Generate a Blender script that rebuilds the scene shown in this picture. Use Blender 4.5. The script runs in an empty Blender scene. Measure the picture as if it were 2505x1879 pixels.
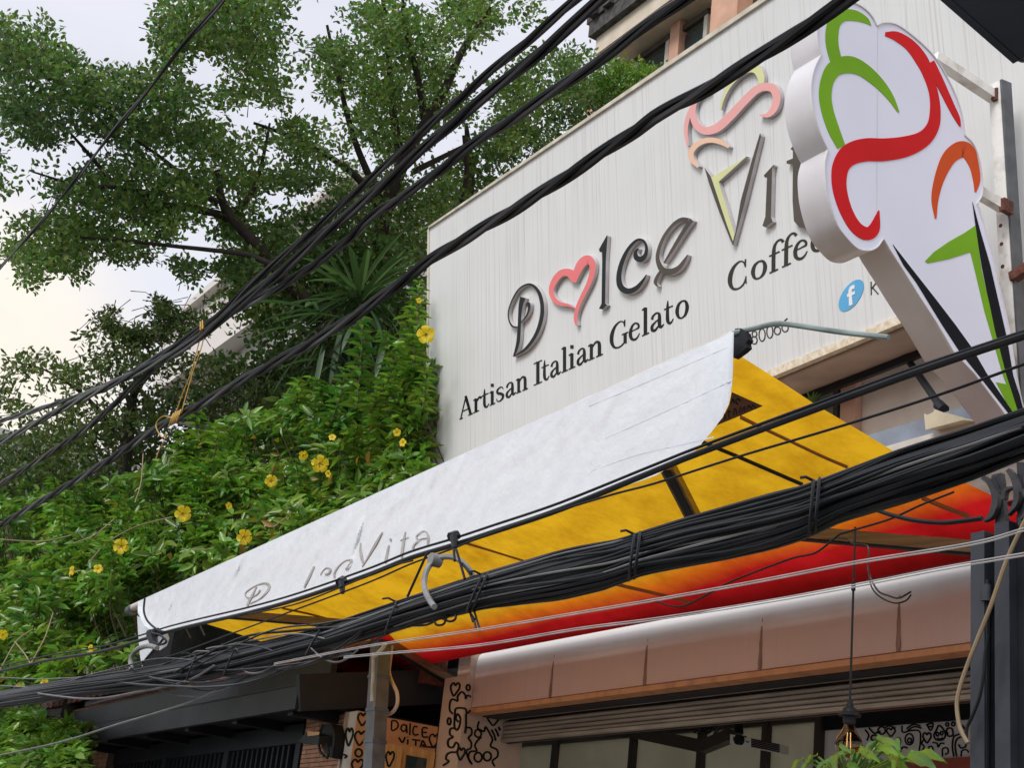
import bpy, bmesh, math, random
import numpy as np
from mathutils import Vector, Matrix
random.seed(7); rng = np.random.default_rng(11)
S = bpy.context.scene; COL = S.collection
PI = math.pi
# ------------------------------------------------------------------ camera
# a street photographer's camera at eye height; world X runs along the shop front,
# Y goes from the street into the building, Z is up
FPX = 3679.47; PX, PY = 1252.5, 939.5
ROT = np.array([[0.5226234, 0.24226177, 0.81741912],
                [0.84574145, -0.26836764, -0.46119432],
                [0.10763909, 0.93235618, -0.34514603]])
CAM = np.array([0.0, 0.0, 1.6])
cd = bpy.data.cameras.new('camera'); cam = bpy.data.objects.new('camera', cd); COL.objects.link(cam)
M4 = Matrix([list(ROT[0]) + [CAM[0]], list(ROT[1]) + [CAM[1]], list(ROT[2]) + [CAM[2]], [0, 0, 0, 1]])
cam.matrix_world = M4
cd.sensor_width = 36; cd.lens = 36 * FPX / 2505; cd.clip_end = 2000; cd.clip_start = 0.05
S.camera = cam
# ------------------------------------------------------------------ world, sun, exposure
SUN_EL, SUN_AZ = math.radians(44), math.radians(163)      # azimuth measured from +Y clockwise (east = +X)
W = bpy.data.worlds.new('World'); S.world = W; W.use_nodes = True
nt = W.node_tree; nt.nodes.clear()
def wn(t, **k):
    n = nt.nodes.new(t)
    for a, b in k.items(): setattr(n, a, b)
    return n
wo = wn('ShaderNodeOutputWorld'); bg = wn('ShaderNodeBackground')
sky = wn('ShaderNodeTexSky', sky_type='NISHITA', sun_disc=False)
sky.sun_elevation = SUN_EL; sky.sun_rotation = SUN_AZ; sky.air_density = 1.2; sky.dust_density = 2.0
bg.inputs['Strength'].default_value = 0.09
tc = wn('ShaderNodeTexCoord'); sep = wn('ShaderNodeSeparateXYZ')
nt.links.new(tc.outputs['Generated'], sep.inputs[0])
# thin even cloud: pale lilac overhead, warmer and brighter towards the horizon
ramp = wn('ShaderNodeValToRGB'); cr = ramp.color_ramp
cr.elements[0].position = 0.0; cr.elements[0].color = (0.96, 0.95, 0.94, 1)
cr.elements[1].position = 1.0; cr.elements[1].color = (0.74, 0.79, 0.93, 1)
for p_, c_ in ((0.20, (0.98, 0.98, 1.0, 1)), (0.35, (0.93, 0.93, 0.99, 1)), (0.55, (0.83, 0.84, 0.93, 1))):
    e = cr.elements.new(p_); e.color = c_
nt.links.new(sep.outputs['Z'], ramp.inputs[0])
sc = wn('ShaderNodeVectorMath', operation='SCALE'); sc.inputs['Scale'].default_value = 6.0
# the low sun glowing through cloud down the street to the left
gd = wn('ShaderNodeVectorMath', operation='DOT_PRODUCT'); gd.inputs[1].default_value = (-0.952, 0.135, 0.275)
nt.links.new(tc.outputs['Generated'], gd.inputs[0])
gm = wn('ShaderNodeMapRange', interpolation_type='SMOOTHSTEP'); gm.inputs['From Min'].default_value = 0.988; gm.inputs['From Max'].default_value = 1.0; gm.inputs['To Max'].default_value = 0.9
nt.links.new(gd.outputs['Value'], gm.inputs[0])
gx = wn('ShaderNodeMix', data_type='RGBA'); gx.inputs[7].default_value = (1.24, 1.08, 0.86, 1)
nt.links.new(gm.outputs[0], gx.inputs[0]); nt.links.new(ramp.outputs[0], gx.inputs[6])
nt.links.new(gx.outputs[2], sc.inputs[0])
mp = wn('ShaderNodeMapping'); mp.inputs['Scale'].default_value = (1, 1, 2.2)
nz = wn('ShaderNodeTexNoise'); nz.inputs['Scale'].default_value = 3.2; nz.inputs['Detail'].default_value = 6
nt.links.new(tc.outputs['Generated'], mp.inputs[0]); nt.links.new(mp.outputs[0], nz.inputs['Vector'])
mr = wn('ShaderNodeMapRange'); mr.inputs['From Min'].default_value = 0.36; mr.inputs['From Max'].default_value = 0.60
mr.inputs['To Min'].default_value = 0.80; mr.inputs['To Max'].default_value = 0.97
nt.links.new(nz.outputs[0], mr.inputs[0])
mx = wn('ShaderNodeMix', data_type='RGBA')
nt.links.new(mr.outputs[0], mx.inputs[0]); nt.links.new(sky.outputs[0], mx.inputs[6]); nt.links.new(sc.outputs[0], mx.inputs[7])
nt.links.new(mx.outputs[2], bg.inputs['Color']); nt.links.new(bg.outputs[0], wo.inputs[0])
sl = bpy.data.lights.new('sun', 'SUN'); sun = bpy.data.objects.new('sun', sl); COL.objects.link(sun)
sl.energy = 1.35; sl.angle = math.radians(26); sl.color = (1, 0.975, 0.94)
sd = Vector((math.sin(SUN_AZ) * math.cos(SUN_EL), math.cos(SUN_AZ) * math.cos(SUN_EL), math.sin(SUN_EL)))
sun.rotation_euler = sd.to_track_quat('Z', 'Y').to_euler()
S.render.engine = 'CYCLES'
S.view_settings.view_transform = 'Standard'; S.view_settings.look = 'None'
S.view_settings.exposure = 0.90; S.view_settings.gamma = 1; S.view_settings.use_curve_mapping = False
S.cycles.max_bounces = 8; S.cycles.diffuse_bounces = 5; S.cycles.transparent_max_bounces = 6

# ------------------------------------------------------------------ surveying: sight lines of the camera met with real planes
def ray(x, y):
    d = ROT @ np.array([x - PX, -(y - PY), -FPX]); return d / np.linalg.norm(d)
def onY(x, y, Y, off=0):
    d = ray(x, y); return CAM + d * ((Y - off) / d[1])
def onX(x, y, X, off=0):
    d = ray(x, y); return CAM + d * ((X + off) / d[0])
def onZ(x, y, z):
    d = ray(x, y); return CAM + d * ((z - CAM[2]) / d[2])
def onD(x, y, t): return CAM + ray(x, y) * t
def PY_(Y): return lambda x, y, off=0: onY(x, y, Y, off)
def PX_(X): return lambda x, y, off=0: onX(x, y, X, off)
# sign plane, leaning out over the street
SGN = np.array([0, -2.61, -0.37]); SGN /= np.linalg.norm(SGN); SGP = np.array([0, 5.8, 5.1])
def onS(x, y, off=0):
    d = ray(x, y); p0 = SGP + SGN * off
    return CAM + d * (((p0 - CAM) @ SGN) / (d @ SGN))
# awning sheet
def awz(X, Y): return 3.83 + (5.8 - Y) / 2 * (0.37 + (X + 4.82) * 0.19 / 8.3) - 0.235 * (max(0.0, Y - 3.8) / 1.84) ** 2
def onA(x, y, off=0):
    d = ray(x, y); lo, hi = 3.0, 18.0
    for _ in range(50):
        m = (lo + hi) / 2; p = CAM + d * m
        if p[2] < awz(p[0], p[1]) - off: lo = m
        else: hi = m
    return CAM + d * lo
def fr(x0, y0, s): return lambda pts: [(x0 + a * s, y0 + b * s) for a, b in pts]

# ------------------------------------------------------------------ mesh builder
class MB:
    def __init__(s): s.v = []; s.f = []; s.mi = []
    def add(s, vs, fs, mi=0):
        n = len(s.v); s.v += [tuple(map(float, v)) for v in vs]; s.f += [tuple(n + i for i in f) for f in fs]; s.mi += [mi] * len(fs); return s
    def box(s, x0, x1, y0, y1, z0, z1, mi=0):
        v = [(x, y, z) for z in (z0, z1) for y in (y0, y1) for x in (x0, x1)]
        return s.add(v, [(0, 2, 3, 1), (4, 5, 7, 6), (0, 1, 5, 4), (2, 6, 7, 3), (0, 4, 6, 2), (1, 3, 7, 5)], mi)
    def hexa(s, q, vec, mi=0):       # quad q swept along vec
        q = [np.array(p, float) for p in q]; b = [p + np.array(vec) for p in q]; n = len(q)
        return s.add(q + b, [tuple(range(n)), tuple(range(2 * n - 1, n - 1, -1))] + [(i, i + n, (i + 1) % n + n, (i + 1) % n) for i in range(n)], mi)
    def bar(s, p0, p1, w, h, up=(0, 0, 1), mi=0):
        p0 = np.array(p0, float); p1 = np.array(p1, float); d = p1 - p0; d /= np.linalg.norm(d)
        a = np.cross(d, up); a /= np.linalg.norm(a); b = np.cross(a, d)
        q = [p0 + a * sx * w / 2 + b * sy * h / 2 for sx, sy in ((-1, -1), (1, -1), (1, 1), (-1, 1))]
        return s.hexa(q, p1 - p0, mi)
    def tube(s, path, r, n=6, caps=True, mi=0):
        P = [np.array(p, float) for p in path]; m = len(P)
        rr = r if hasattr(r, '__len__') else [r] * m
        T = []
        for i in range(m):
            t = P[min(i + 1, m - 1)] - P[max(i - 1, 0)]; L = np.linalg.norm(t); T.append(t / L if L > 1e-9 else np.array([0, 0, 1.]))
        a = np.cross(T[0], (0, 0, 1.0))
        if np.linalg.norm(a) < 1e-3: a = np.cross(T[0], (1., 0, 0))
        a /= np.linalg.norm(a); vs = []
        for i in range(m):
            a = a - T[i] * (a @ T[i]); a /= np.linalg.norm(a); b = np.cross(T[i], a)
            for k in range(n):
                an = 2 * PI * k / n; vs.append(P[i] + (a * math.cos(an) + b * math.sin(an)) * rr[i])
        fs = [(i * n + k, i * n + (k + 1) % n, (i + 1) * n + (k + 1) % n, (i + 1) * n + k) for i in range(m - 1) for k in range(n)]
        if caps: fs += [tuple(range(n - 1, -1, -1)), tuple(range((m - 1) * n, m * n))]
        return s.add(vs, fs, mi)
    def lathe(s, prof, c, n=16, mi=0):
        vs = []; c = np.array(c, float)
        for r, z in prof:
            for k in range(n): vs.append(c + (r * math.cos(2 * PI * k / n), r * math.sin(2 * PI * k / n), z))
        m = len(prof)
        fs = [(i * n + k, i * n + (k + 1) % n, (i + 1) * n + (k + 1) % n, (i + 1) * n + k) for i in range(m - 1) for k in range(n)]
        return s.add(vs, fs, mi)
    def strip(s, pairs, proj, d0, d1, n=None, mi=0, mis=None):
        """ribbon between left/right sight points, as a plate standing d0..d1 proud of the plane"""
        F = []; B = []
        for a, b in pairs:
            fa, fb = proj(*a, d1), proj(*b, d1); F += [fa, fb]
            nv = n if n is not None else np.array([0, -1., 0])
            B += [fa - nv * (d1 - d0), fb - nv * (d1 - d0)]
        m = len(pairs); k = 2 * m
        front = [(2 * i, 2 * i + 1, 2 * i + 3, 2 * i + 2) for i in range(m - 1)]
        side = [(2 * i, 2 * i + 2, k + 2 * i + 2, k + 2 * i) for i in range(m - 1)] + [(2 * i + 1, k + 2 * i + 1, k + 2 * i + 3, 2 * i + 3) for i in range(m - 1)]
        side += [(0, k, k + 1, 1), (k - 2, k - 1, 2 * k - 1, 2 * k - 2)]
        s.add(F + B, front, mi); base = len(s.v) - 2 * k
        ms = mi if mis is None else mis
        s.f += [tuple(base + i for i in f) for f in side]; s.mi += [ms] * len(side); return s
    def poly(s, pts, proj, d0, d1, n=None, mi=0, mis=None):
        F = [proj(*p, d1) for p in pts]; nv = n if n is not None else np.array([0, -1., 0])
        B = [p - nv * (d1 - d0) for p in F]; m = len(F); base = len(s.v)
        s.add(F + B, [tuple(range(m))], mi); ms = mi if mis is None else mis
        s.f += [(base + i, base + (i + 1) % m, base + m + (i + 1) % m, base + m + i) for i in range(m)]; s.mi += [ms] * m; return s

def cr_(pts, k=5):      # Catmull-Rom through points of any dimension
    P = [np.array(p, float) for p in pts]
    if len(P) < 3: return P
    P = [2 * P[0] - P[1]] + P + [2 * P[-1] - P[-2]]; out = []
    for i in range(1, len(P) - 2):
        for j in range(k):
            t = j / k; a, b, c, d = P[i - 1:i + 3]
            out.append(0.5 * (2 * b + (c - a) * t + (2 * a - 5 * b + 4 * c - d) * t * t + (3 * b - a - 3 * c + d) * t ** 3))
    out.append(P[-2]); return out
def rib(pts, w, k=5):   # ribbon: centre line + widths -> left/right pairs
    if not hasattr(w, '__len__'): w = [w] * len(pts)
    q = cr_([(p[0], p[1], ww) for p, ww in zip(pts, w)], k); out = []
    for i in range(len(q)):
        t = q[min(i + 1, len(q) - 1)][:2] - q[max(i - 1, 0)][:2]; t /= (np.linalg.norm(t) + 1e-9)
        nrm = np.array([-t[1], t[0]]) * max(q[i][2], 0.2) / 2
        out.append((tuple(q[i][:2] + nrm), tuple(q[i][:2] - nrm)))
    return out

def sm(me, ang=40):
    for p in me.polygons: p.use_smooth = True
    try: me.set_sharp_from_angle(angle=math.radians(ang))
    except Exception: pass
def obj(name, mb, mats, parent=None, smooth=False, label=None):
    me = bpy.data.meshes.new(name)
    base = np.array(parent_loc(parent)) if parent else np.zeros(3)
    vs = [tuple(np.array(v) - base) for v in mb.v]
    me.from_pydata(vs, [], mb.f); mats = mats if isinstance(mats, (list, tuple)) else [mats]
    for m in mats: me.materials.append(m)
    me.polygons.foreach_set('material_index', mb.mi)
    if smooth: sm(me)
    me.update()
    o = bpy.data.objects.new(name, me); COL.objects.link(o)
    if parent: o.parent = parent
    if label: o['label'] = label
    return o
def parent_loc(p):
    l = np.zeros(3)
    while p is not None: l += np.array(p.location); p = p.parent
    return l
def thing(name, label, cat, loc=(0, 0, 0), group=None):
    o = bpy.data.objects.new(name, None); COL.objects.link(o); o.empty_display_size = 0.1
    o.location = tuple(map(float, loc)); o['label'] = label; o['category'] = cat
    if group: o['group'] = group
    return o
def tag(o, label, cat, group=None):
    o['label'] = label; o['category'] = cat
    if group: o['group'] = group
    return o
def struct(o, kind='structure'): o['kind'] = kind; return o
def fast(name, verts, faces, mat, parent=None):       # numpy mesh of equal-sized faces
    me = bpy.data.meshes.new(name); k = faces.shape[1]
    if parent is not None: verts = verts - parent_loc(parent)
    me.vertices.add(len(verts)); me.vertices.foreach_set('co', verts.astype(np.float32).ravel())
    me.loops.add(faces.size); me.loops.foreach_set('vertex_index', faces.astype(np.int32).ravel())
    me.polygons.add(len(faces)); me.polygons.foreach_set('loop_start', np.arange(0, faces.size, k, dtype=np.int32))
    me.materials.append(mat); me.update(calc_edges=True)
    o = bpy.data.objects.new(name, me); COL.objects.link(o)
    if parent is not None: o.parent = parent
    return o

# ------------------------------------------------------------------ materials
def mat(name, col, rough=0.6, var=0.15, scale=6, bump=0.0, bscale=60, metal=0, spec=0.5, col2=None, stretch=(1, 1, 1), island=0, transl=0, detail=5, coat=0, contrast=(0.3, 0.7)):
    m = bpy.data.materials.new(name); m.use_nodes = True; t = m.node_tree; N = t.nodes; L = t.links
    b = N['Principled BSDF']; b.inputs['Roughness'].default_value = rough; b.inputs['Metallic'].default_value = metal
    b.inputs['Specular IOR Level'].default_value = spec; b.inputs['Coat Weight'].default_value = coat
    tc = N.new('ShaderNodeTexCoord'); mp = N.new('ShaderNodeMapping'); mp.inputs['Scale'].default_value = stretch
    L.new(tc.outputs['Object'], mp.inputs[0])
    nz = N.new('ShaderNodeTexNoise'); nz.inputs['Scale'].default_value = scale; nz.inputs['Detail'].default_value = detail
    L.new(mp.outputs[0], nz.inputs['Vector'])
    rp = N.new('ShaderNodeValToRGB'); c = np.array(col)
    c2 = np.array(col2) if col2 else c * (1 - var)
    c1 = c if col2 else np.minimum(c * (1 + var), 0.95)
    rp.color_ramp.elements[0].position = contrast[0]; rp.color_ramp.elements[1].position = contrast[1]
    rp.color_ramp.elements[0].color = (*c2, 1); rp.color_ramp.elements[1].color = (*c1, 1)
    L.new(nz.outputs[0], rp.inputs[0]); out = rp.outputs[0]
    if island:
        g = N.new('ShaderNodeNewGeometry'); h = N.new('ShaderNodeHueSaturation')
        mh = N.new('ShaderNodeMapRange'); mh.inputs['To Min'].default_value = 0.5 - 0.045 * island; mh.inputs['To Max'].default_value = 0.5 + 0.03 * island
        mv = N.new('ShaderNodeMapRange'); mv.inputs['To Min'].default_value = 1 - 0.45 * island; mv.inputs['To Max'].default_value = 1 + 0.5 * island
        wn_ = N.new('ShaderNodeTexWhiteNoise'); wn_.noise_dimensions = '1D'
        L.new(g.outputs['Random Per Island'], mh.inputs[0]); L.new(g.outputs['Random Per Island'], wn_.inputs['W']); L.new(wn_.outputs['Value'], mv.inputs[0])
        L.new(mh.outputs[0], h.inputs['Hue']); L.new(mv.outputs[0], h.inputs['Value']); L.new(out, h.inputs['Color']); out = h.outputs[0]
    L.new(out, b.inputs['Base Color'])
    if bump:
        n2 = N.new('ShaderNodeTexNoise'); n2.inputs['Scale'].default_value = bscale; n2.inputs['Detail'].default_value = 4
        L.new(mp.outputs[0], n2.inputs['Vector'])
        bp = N.new('ShaderNodeBump'); bp.inputs['Strength'].default_value = bump; bp.inputs['Distance'].default_value = 0.02
        L.new(n2.outputs[0], bp.inputs['Height']); L.new(bp.outputs[0], b.inputs['Normal'])
    if transl:
        tr = N.new('ShaderNodeBsdfTranslucent'); ms = N.new('ShaderNodeMixShader'); ms.inputs[0].default_value = transl
        sc_ = N.new('ShaderNodeHueSaturation'); sc_.inputs['Value'].default_value = 1.5; sc_.inputs['Saturation'].default_value = 1.1
        L.new(out, sc_.inputs['Color']); L.new(sc_.outputs[0], tr.inputs['Color'])
        L.new(b.outputs[0], ms.inputs[1]); L.new(tr.outputs[0], ms.inputs[2]); L.new(ms.outputs[0], N['Material Output'].inputs[0])
    return m
# white sheet metal with rain streaks
def streak_mat(name, col, dirt, rough=0.45, amt=0.5, sx=26.0):
    m = mat(name, col, rough, 0.03, 2); t = m.node_tree; N = t.nodes; L = t.links; b = N['Principled BSDF']
    base = b.inputs['Base Color'].links[0].from_socket
    tc = N.new('ShaderNodeTexCoord'); mp = N.new('ShaderNodeMapping'); mp.inputs['Scale'].default_value = (sx, 0.6, 0.16)
    L.new(tc.outputs['Object'], mp.inputs[0])
    nz = N.new('ShaderNodeTexNoise'); nz.inputs['Scale'].default_value = 1.0; nz.inputs['Detail'].default_value = 8; nz.inputs['Roughness'].default_value = 0.65
    L.new(mp.outputs[0], nz.inputs['Vector'])
    mr = N.new('ShaderNodeMapRange'); mr.inputs['From Min'].default_value = 0.50; mr.inputs['From Max'].default_value = 0.72; mr.inputs['To Max'].default_value = amt
    L.new(nz.outputs[0], mr.inputs[0])
    n3 = N.new('ShaderNodeTexNoise'); n3.inputs['Scale'].default_value = 0.9; n3.inputs['Detail'].default_value = 3
    L.new(tc.outputs['Object'], n3.inputs['Vector'])
    mu = N.new('ShaderNodeMath'); mu.operation = 'MULTIPLY'; m3 = N.new('ShaderNodeMapRange'); m3.inputs['From Min'].default_value = 0.35; m3.inputs['From Max'].default_value = 0.62
    L.new(n3.outputs[0], m3.inputs[0]); L.new(m3.outputs[0], mu.inputs[0]); L.new(mr.outputs[0], mu.inputs[1])
    mx = N.new('ShaderNodeMix'); mx.data_type = 'RGBA'; mx.inputs[7].default_value = (*dirt, 1)
    L.new(mu.outputs[0], mx.inputs[0]); L.new(base, mx.inputs[6]); L.new(mx.outputs[2], b.inputs['Base Color'])
    return m
MT = {}
MT['sign'] = streak_mat('sign_white', (0.675, 0.68, 0.675), (0.37, 0.35, 0.325), 0.45, 0.85, 44.0)
MT['sign_trim'] = mat('sign_trim', (0.78, 0.73, 0.60), 0.35, 0.15, 8, metal=0.3, col2=(0.5, 0.44, 0.34))
MT['soffit'] = mat('sign_soffit', (0.42, 0.31, 0.24), 0.6, 0.2, 3, bump=0.2, bscale=4)
MT['rail'] = mat('bottom_rail', (0.86, 0.80, 0.66), 0.3, 0.1, 30, metal=0.2, col2=(0.62, 0.48, 0.3))
MT['ink'] = mat('dark_letter_face', (0.010, 0.013, 0.013), 0.45, spec=0.2, var=0.2, scale=3)
MT['ink2'] = mat('faded_letter_face', (0.085, 0.072, 0.058), 0.5, spec=0.2, var=0.15, scale=3)
MT['ink3'] = mat('vinyl_letter', (0.007, 0.010, 0.010), 0.5, spec=0.2, var=0.15, scale=3)
MT['ink4'] = mat('brown_vinyl_letter', (0.036, 0.032, 0.024), 0.5, spec=0.2, var=0.15, scale=3)
MT['lside'] = mat('letter_return', (0.50, 0.47, 0.48), 0.4, 0.15, 8)
MT['pink'] = mat('coral_face', (0.80, 0.17, 0.17), 0.4, 0.06, 3)
MT['pink2'] = mat('faded_pink_face', (0.80, 0.38, 0.36), 0.4, 0.06, 3)
MT['peach'] = mat('faded_peach_face', (0.82, 0.52, 0.36), 0.4, 0.06, 3)
MT['lime'] = mat('faded_lime_face', (0.64, 0.66, 0.32), 0.4, 0.06, 3)
MT['blue'] = mat('badge_blue', (0.09, 0.38, 0.66), 0.4, 0.08, 3)
MT['white'] = mat('white_paint', (0.80, 0.80, 0.80), 0.4, 0.04, 3)
MT['cface'] = mat('lightbox_face', (0.75, 0.76, 0.89), 0.35, 0.04, 1.5, spec=0.3)
MT['cside'] = mat('lightbox_side', (0.72, 0.70, 0.72), 0.4, 0.12, 2.5, metal=0.1, col2=(0.56, 0.53, 0.54), bump=0.05, bscale=3)
MT['cred'] = mat('print_red', (0.60, 0.004, 0.008), 0.35, 0.08, 3, spec=0.15)
MT['cgreen'] = mat('print_green', (0.17, 0.38, 0.010), 0.35, 0.1, 3, spec=0.15)
MT['corange'] = mat('print_orange', (0.60, 0.075, 0.010), 0.35, 0.08, 3, spec=0.15)
MT['cblack'] = mat('print_black', (0.003, 0.005, 0.010), 0.6, 0.1, 3, spec=0.15)
MT['steel'] = mat('painted_steel', (0.52, 0.52, 0.50), 0.5, 0.2, 12, bump=0.1, bscale=40, col2=(0.30, 0.29, 0.27))
MT['stain'] = mat('rust_stain', (0.34, 0.20, 0.16), 0.7, 0.4, 22, col2=(0.17, 0.085, 0.06), stretch=(1, 1, .4))
MT['wpaint'] = mat('white_weathered_paint', (0.80, 0.78, 0.74), 0.55, 0.2, 9, bump=0.15, bscale=30, col2=(0.50, 0.46, 0.40), contrast=(.28, .5))
MT['rust'] = mat('rust', (0.11, 0.035, 0.02), 0.8, 0.4, 30, bump=0.4)
MT['cable'] = mat('black_cable', (0.005, 0.006, 0.008), 0.48, 0.4, 9, spec=0.26, col2=(0.012, 0.012, 0.013))
MT['cable2'] = mat('worn_cable', (0.013, 0.013, 0.017), 0.34, 0.4, 7, spec=0.4)
MT['cable3'] = mat('grey_wire', (0.13, 0.127, 0.13), 0.45, 0.25, 9)
MT['cable4'] = mat('pale_wire', (0.36, 0.34, 0.33), 0.45, 0.2, 9)
MT['brownc'] = mat('tan_cable', (0.26, 0.19, 0.11), 0.5, 0.2, 9)
MT['rope'] = mat('yellow_cord', (0.50, 0.31, 0.07), 0.8, 0.25, 40)
MT['ring'] = mat('grey_rubber', (0.27, 0.265, 0.26), 0.6, 0.25, 20, col2=(0.16, 0.16, 0.16))
MT['dark'] = mat('dark_paint', (0.010, 0.011, 0.014), 0.5, 0.25, 4, bump=0.1, bscale=30, spec=0.25)
MT['dark2'] = mat('slate_paint', (0.019, 0.021, 0.027), 0.5, 0.3, 3, bump=0.1, bscale=20, spec=0.3)
MT['post'] = mat('column_paint', (0.030, 0.034, 0.044), 0.35, 0.3, 5, bump=0.08, bscale=25, spec=0.4)
MT['iron'] = mat('wrought_iron', (0.028, 0.028, 0.034), 0.4, 0.4, 14, bump=0.15, spec=0.4)
MT['galv'] = mat('galvanised', (0.10, 0.108, 0.12), 0.42, 0.3, 9, metal=0.2)
MT['arm'] = mat('arm_bronze', (0.20, 0.13, 0.07), 0.35, 0.35, 2, metal=0.4, stretch=(1, 1, 30))
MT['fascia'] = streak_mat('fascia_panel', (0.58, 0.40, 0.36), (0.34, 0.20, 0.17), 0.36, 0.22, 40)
def light_wash(m, z0, z1, col):      # light falling on a panel's upper part, painted into its colour (object Z), ragged edge
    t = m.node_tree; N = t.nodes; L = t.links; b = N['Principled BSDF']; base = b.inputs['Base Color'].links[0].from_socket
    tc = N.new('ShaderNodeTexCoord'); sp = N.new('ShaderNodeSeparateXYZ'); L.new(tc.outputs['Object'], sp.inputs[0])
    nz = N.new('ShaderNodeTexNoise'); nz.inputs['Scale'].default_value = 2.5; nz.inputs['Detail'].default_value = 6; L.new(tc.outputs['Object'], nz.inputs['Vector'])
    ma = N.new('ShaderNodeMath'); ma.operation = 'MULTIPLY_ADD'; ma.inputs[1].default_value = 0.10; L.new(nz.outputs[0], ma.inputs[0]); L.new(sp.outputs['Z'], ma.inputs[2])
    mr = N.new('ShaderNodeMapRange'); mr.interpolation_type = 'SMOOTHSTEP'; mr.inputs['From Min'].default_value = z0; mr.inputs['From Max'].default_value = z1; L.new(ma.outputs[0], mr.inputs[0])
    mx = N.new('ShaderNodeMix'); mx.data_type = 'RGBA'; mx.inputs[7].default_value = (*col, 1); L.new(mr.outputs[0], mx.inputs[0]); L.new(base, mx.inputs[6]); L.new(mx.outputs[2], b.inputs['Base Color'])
light_wash(MT['fascia'], 3.50, 3.68, (0.80, 0.79, 0.78))
MT['mural'] = mat('mural_white', (0.80, 0.78, 0.76), 0.8, 0.05, 4)
MT['lip'] = mat('orange_lip', (0.56, 0.26, 0.12), 0.5, 0.3, 5, stretch=(2, 1, .2), col2=(0.36, 0.16, 0.08), contrast=(.25, .5))
MT['pillar'] = mat('cream_plaster', (0.62, 0.46, 0.37), 0.8, 0.1, 5, bump=0.1, bscale=40)
MT['pillar_w'] = mat('white_plaster', (0.66, 0.62, 0.57), 0.8, 0.12, 5, bump=0.1, bscale=40, col2=(0.44, 0.40, 0.36))
MT['tan'] = mat('tan_plaster', (0.56, 0.29, 0.14), 0.8, 0.12, 5, bump=0.1, bscale=40)
MT['moss'] = mat('mossy_wall', (0.045, 0.05, 0.04), 0.95, 0.5, 5, bump=0.4, bscale=12, col2=(0.02, 0.024, 0.02), spec=0.2)
MT['wall'] = mat('upper_wall', (0.78, 0.69, 0.62), 0.85, 0.1, 3, bump=0.1, bscale=30, col2=(0.62, 0.52, 0.45))
MT['pilaster'] = mat('pink_render', (0.58, 0.34, 0.24), 0.85, 0.12, 4, bump=0.1)
MT['slat'] = mat('shutter_bronze', (0.42, 0.34, 0.27), 0.42, 0.35, 2.5, metal=0.15, stretch=(1, 1, 8), col2=(0.24, 0.19, 0.15), bump=0.05)
MT['glass'] = mat('dark_glass', (0.03, 0.05, 0.055), 0.08, 0.2, 2, spec=0.8)
MT['frost'] = mat('frosted_panel', (0.45, 0.46, 0.42), 0.5, 0.1, 2, transl=0.6)
MT['mull'] = mat('dark_mullion', (0.05, 0.043, 0.036), 0.5, 0.2, 4)
MT['interior'] = mat('interior_grey', (0.45, 0.43, 0.40), 0.8, 0.1, 3)
MT['redband'] = mat('red_band', (0.36, 0.08, 0.05), 0.7, 0.15, 4)
MT['cream'] = mat('cream_wall', (0.60, 0.52, 0.42), 0.85, 0.1, 4, bump=0.1)
MT['mould'] = mat('mouldy_concrete', (0.10, 0.095, 0.09), 0.95, 0.5, 9, bump=0.6, bscale=14, col2=(0.03, 0.028, 0.026))
MT['brick'] = mat('thin_brick', (0.52, 0.27, 0.16), 0.85, 0.3, 9, bump=0.15, island=0.4)
MT['mortar'] = mat('mortar', (0.12, 0.085, 0.065), 0.9, 0.2, 20)
MT['tile'] = mat('clay_tile', (0.30, 0.13, 0.09), 0.9, 0.4, 12, bump=0.3, col2=(0.10, 0.055, 0.045))
MT['wood'] = mat('yellow_wood', (0.58, 0.33, 0.12), 0.6, 0.25, 5, stretch=(8, 8, 1))
MT['bark'] = mat('bark', (0.032, 0.026, 0.022), 0.9, 0.4, 8, bump=0.5, bscale=14)
MT['twig'] = mat('twig', (0.09, 0.065, 0.04), 0.9, 0.3, 8)
MT['leaf_tree'] = mat('tree_leaf', (0.125, 0.215, 0.052), 0.36, 0.2, 0.45, island=1.0, transl=0.42, col2=(0.055, 0.110, 0.034), contrast=(.36, .62), spec=0.5)
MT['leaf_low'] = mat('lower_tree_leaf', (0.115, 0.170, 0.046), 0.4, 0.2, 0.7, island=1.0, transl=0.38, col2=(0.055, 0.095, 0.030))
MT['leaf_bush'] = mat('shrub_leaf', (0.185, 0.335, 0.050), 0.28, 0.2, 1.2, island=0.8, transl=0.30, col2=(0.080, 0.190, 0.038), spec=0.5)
MT['leaf_epi'] = mat('strap_leaf', (0.075, 0.150, 0.045), 0.35, 0.2, 1.5, island=0.8, transl=0.25, col2=(0.035, 0.085, 0.032))
MT['leaf_pot'] = mat('pot_plant_leaf', (0.15, 0.30, 0.03), 0.3, 0.2, 6, island=0.7, transl=0.35, col2=(0.07, 0.17, 0.025), spec=0.6)
MT['petal'] = mat('yellow_petal', (0.80, 0.62, 0.03), 0.5, 0.1, 9, transl=0.3)
MT['throat'] = mat('flower_throat', (0.42, 0.22, 0.02), 0.6, 0.1, 9)
MT['asphalt'] = mat('asphalt', (0.05, 0.05, 0.05), 0.9, 0.3, 30, bump=0.3, bscale=200)
MT['paving'] = mat('paving', (0.26, 0.25, 0.23), 0.85, 0.2, 4, bump=0.2, bscale=80)
MT['farwall'] = mat('far_white_render', (0.62, 0.58, 0.55), 0.9, 0.06, 0.4)
MT['ground'] = mat('earth', (0.14, 0.13, 0.11), 0.95, 0.2, 0.4)
MT['gutter'] = mat('zinc_gutter', (0.24, 0.27, 0.32), 0.4, 0.2, 6, metal=0.3)
MT['fix'] = mat('cream_plastic', (0.62, 0.54, 0.38), 0.5, 0.1, 9)
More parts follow.
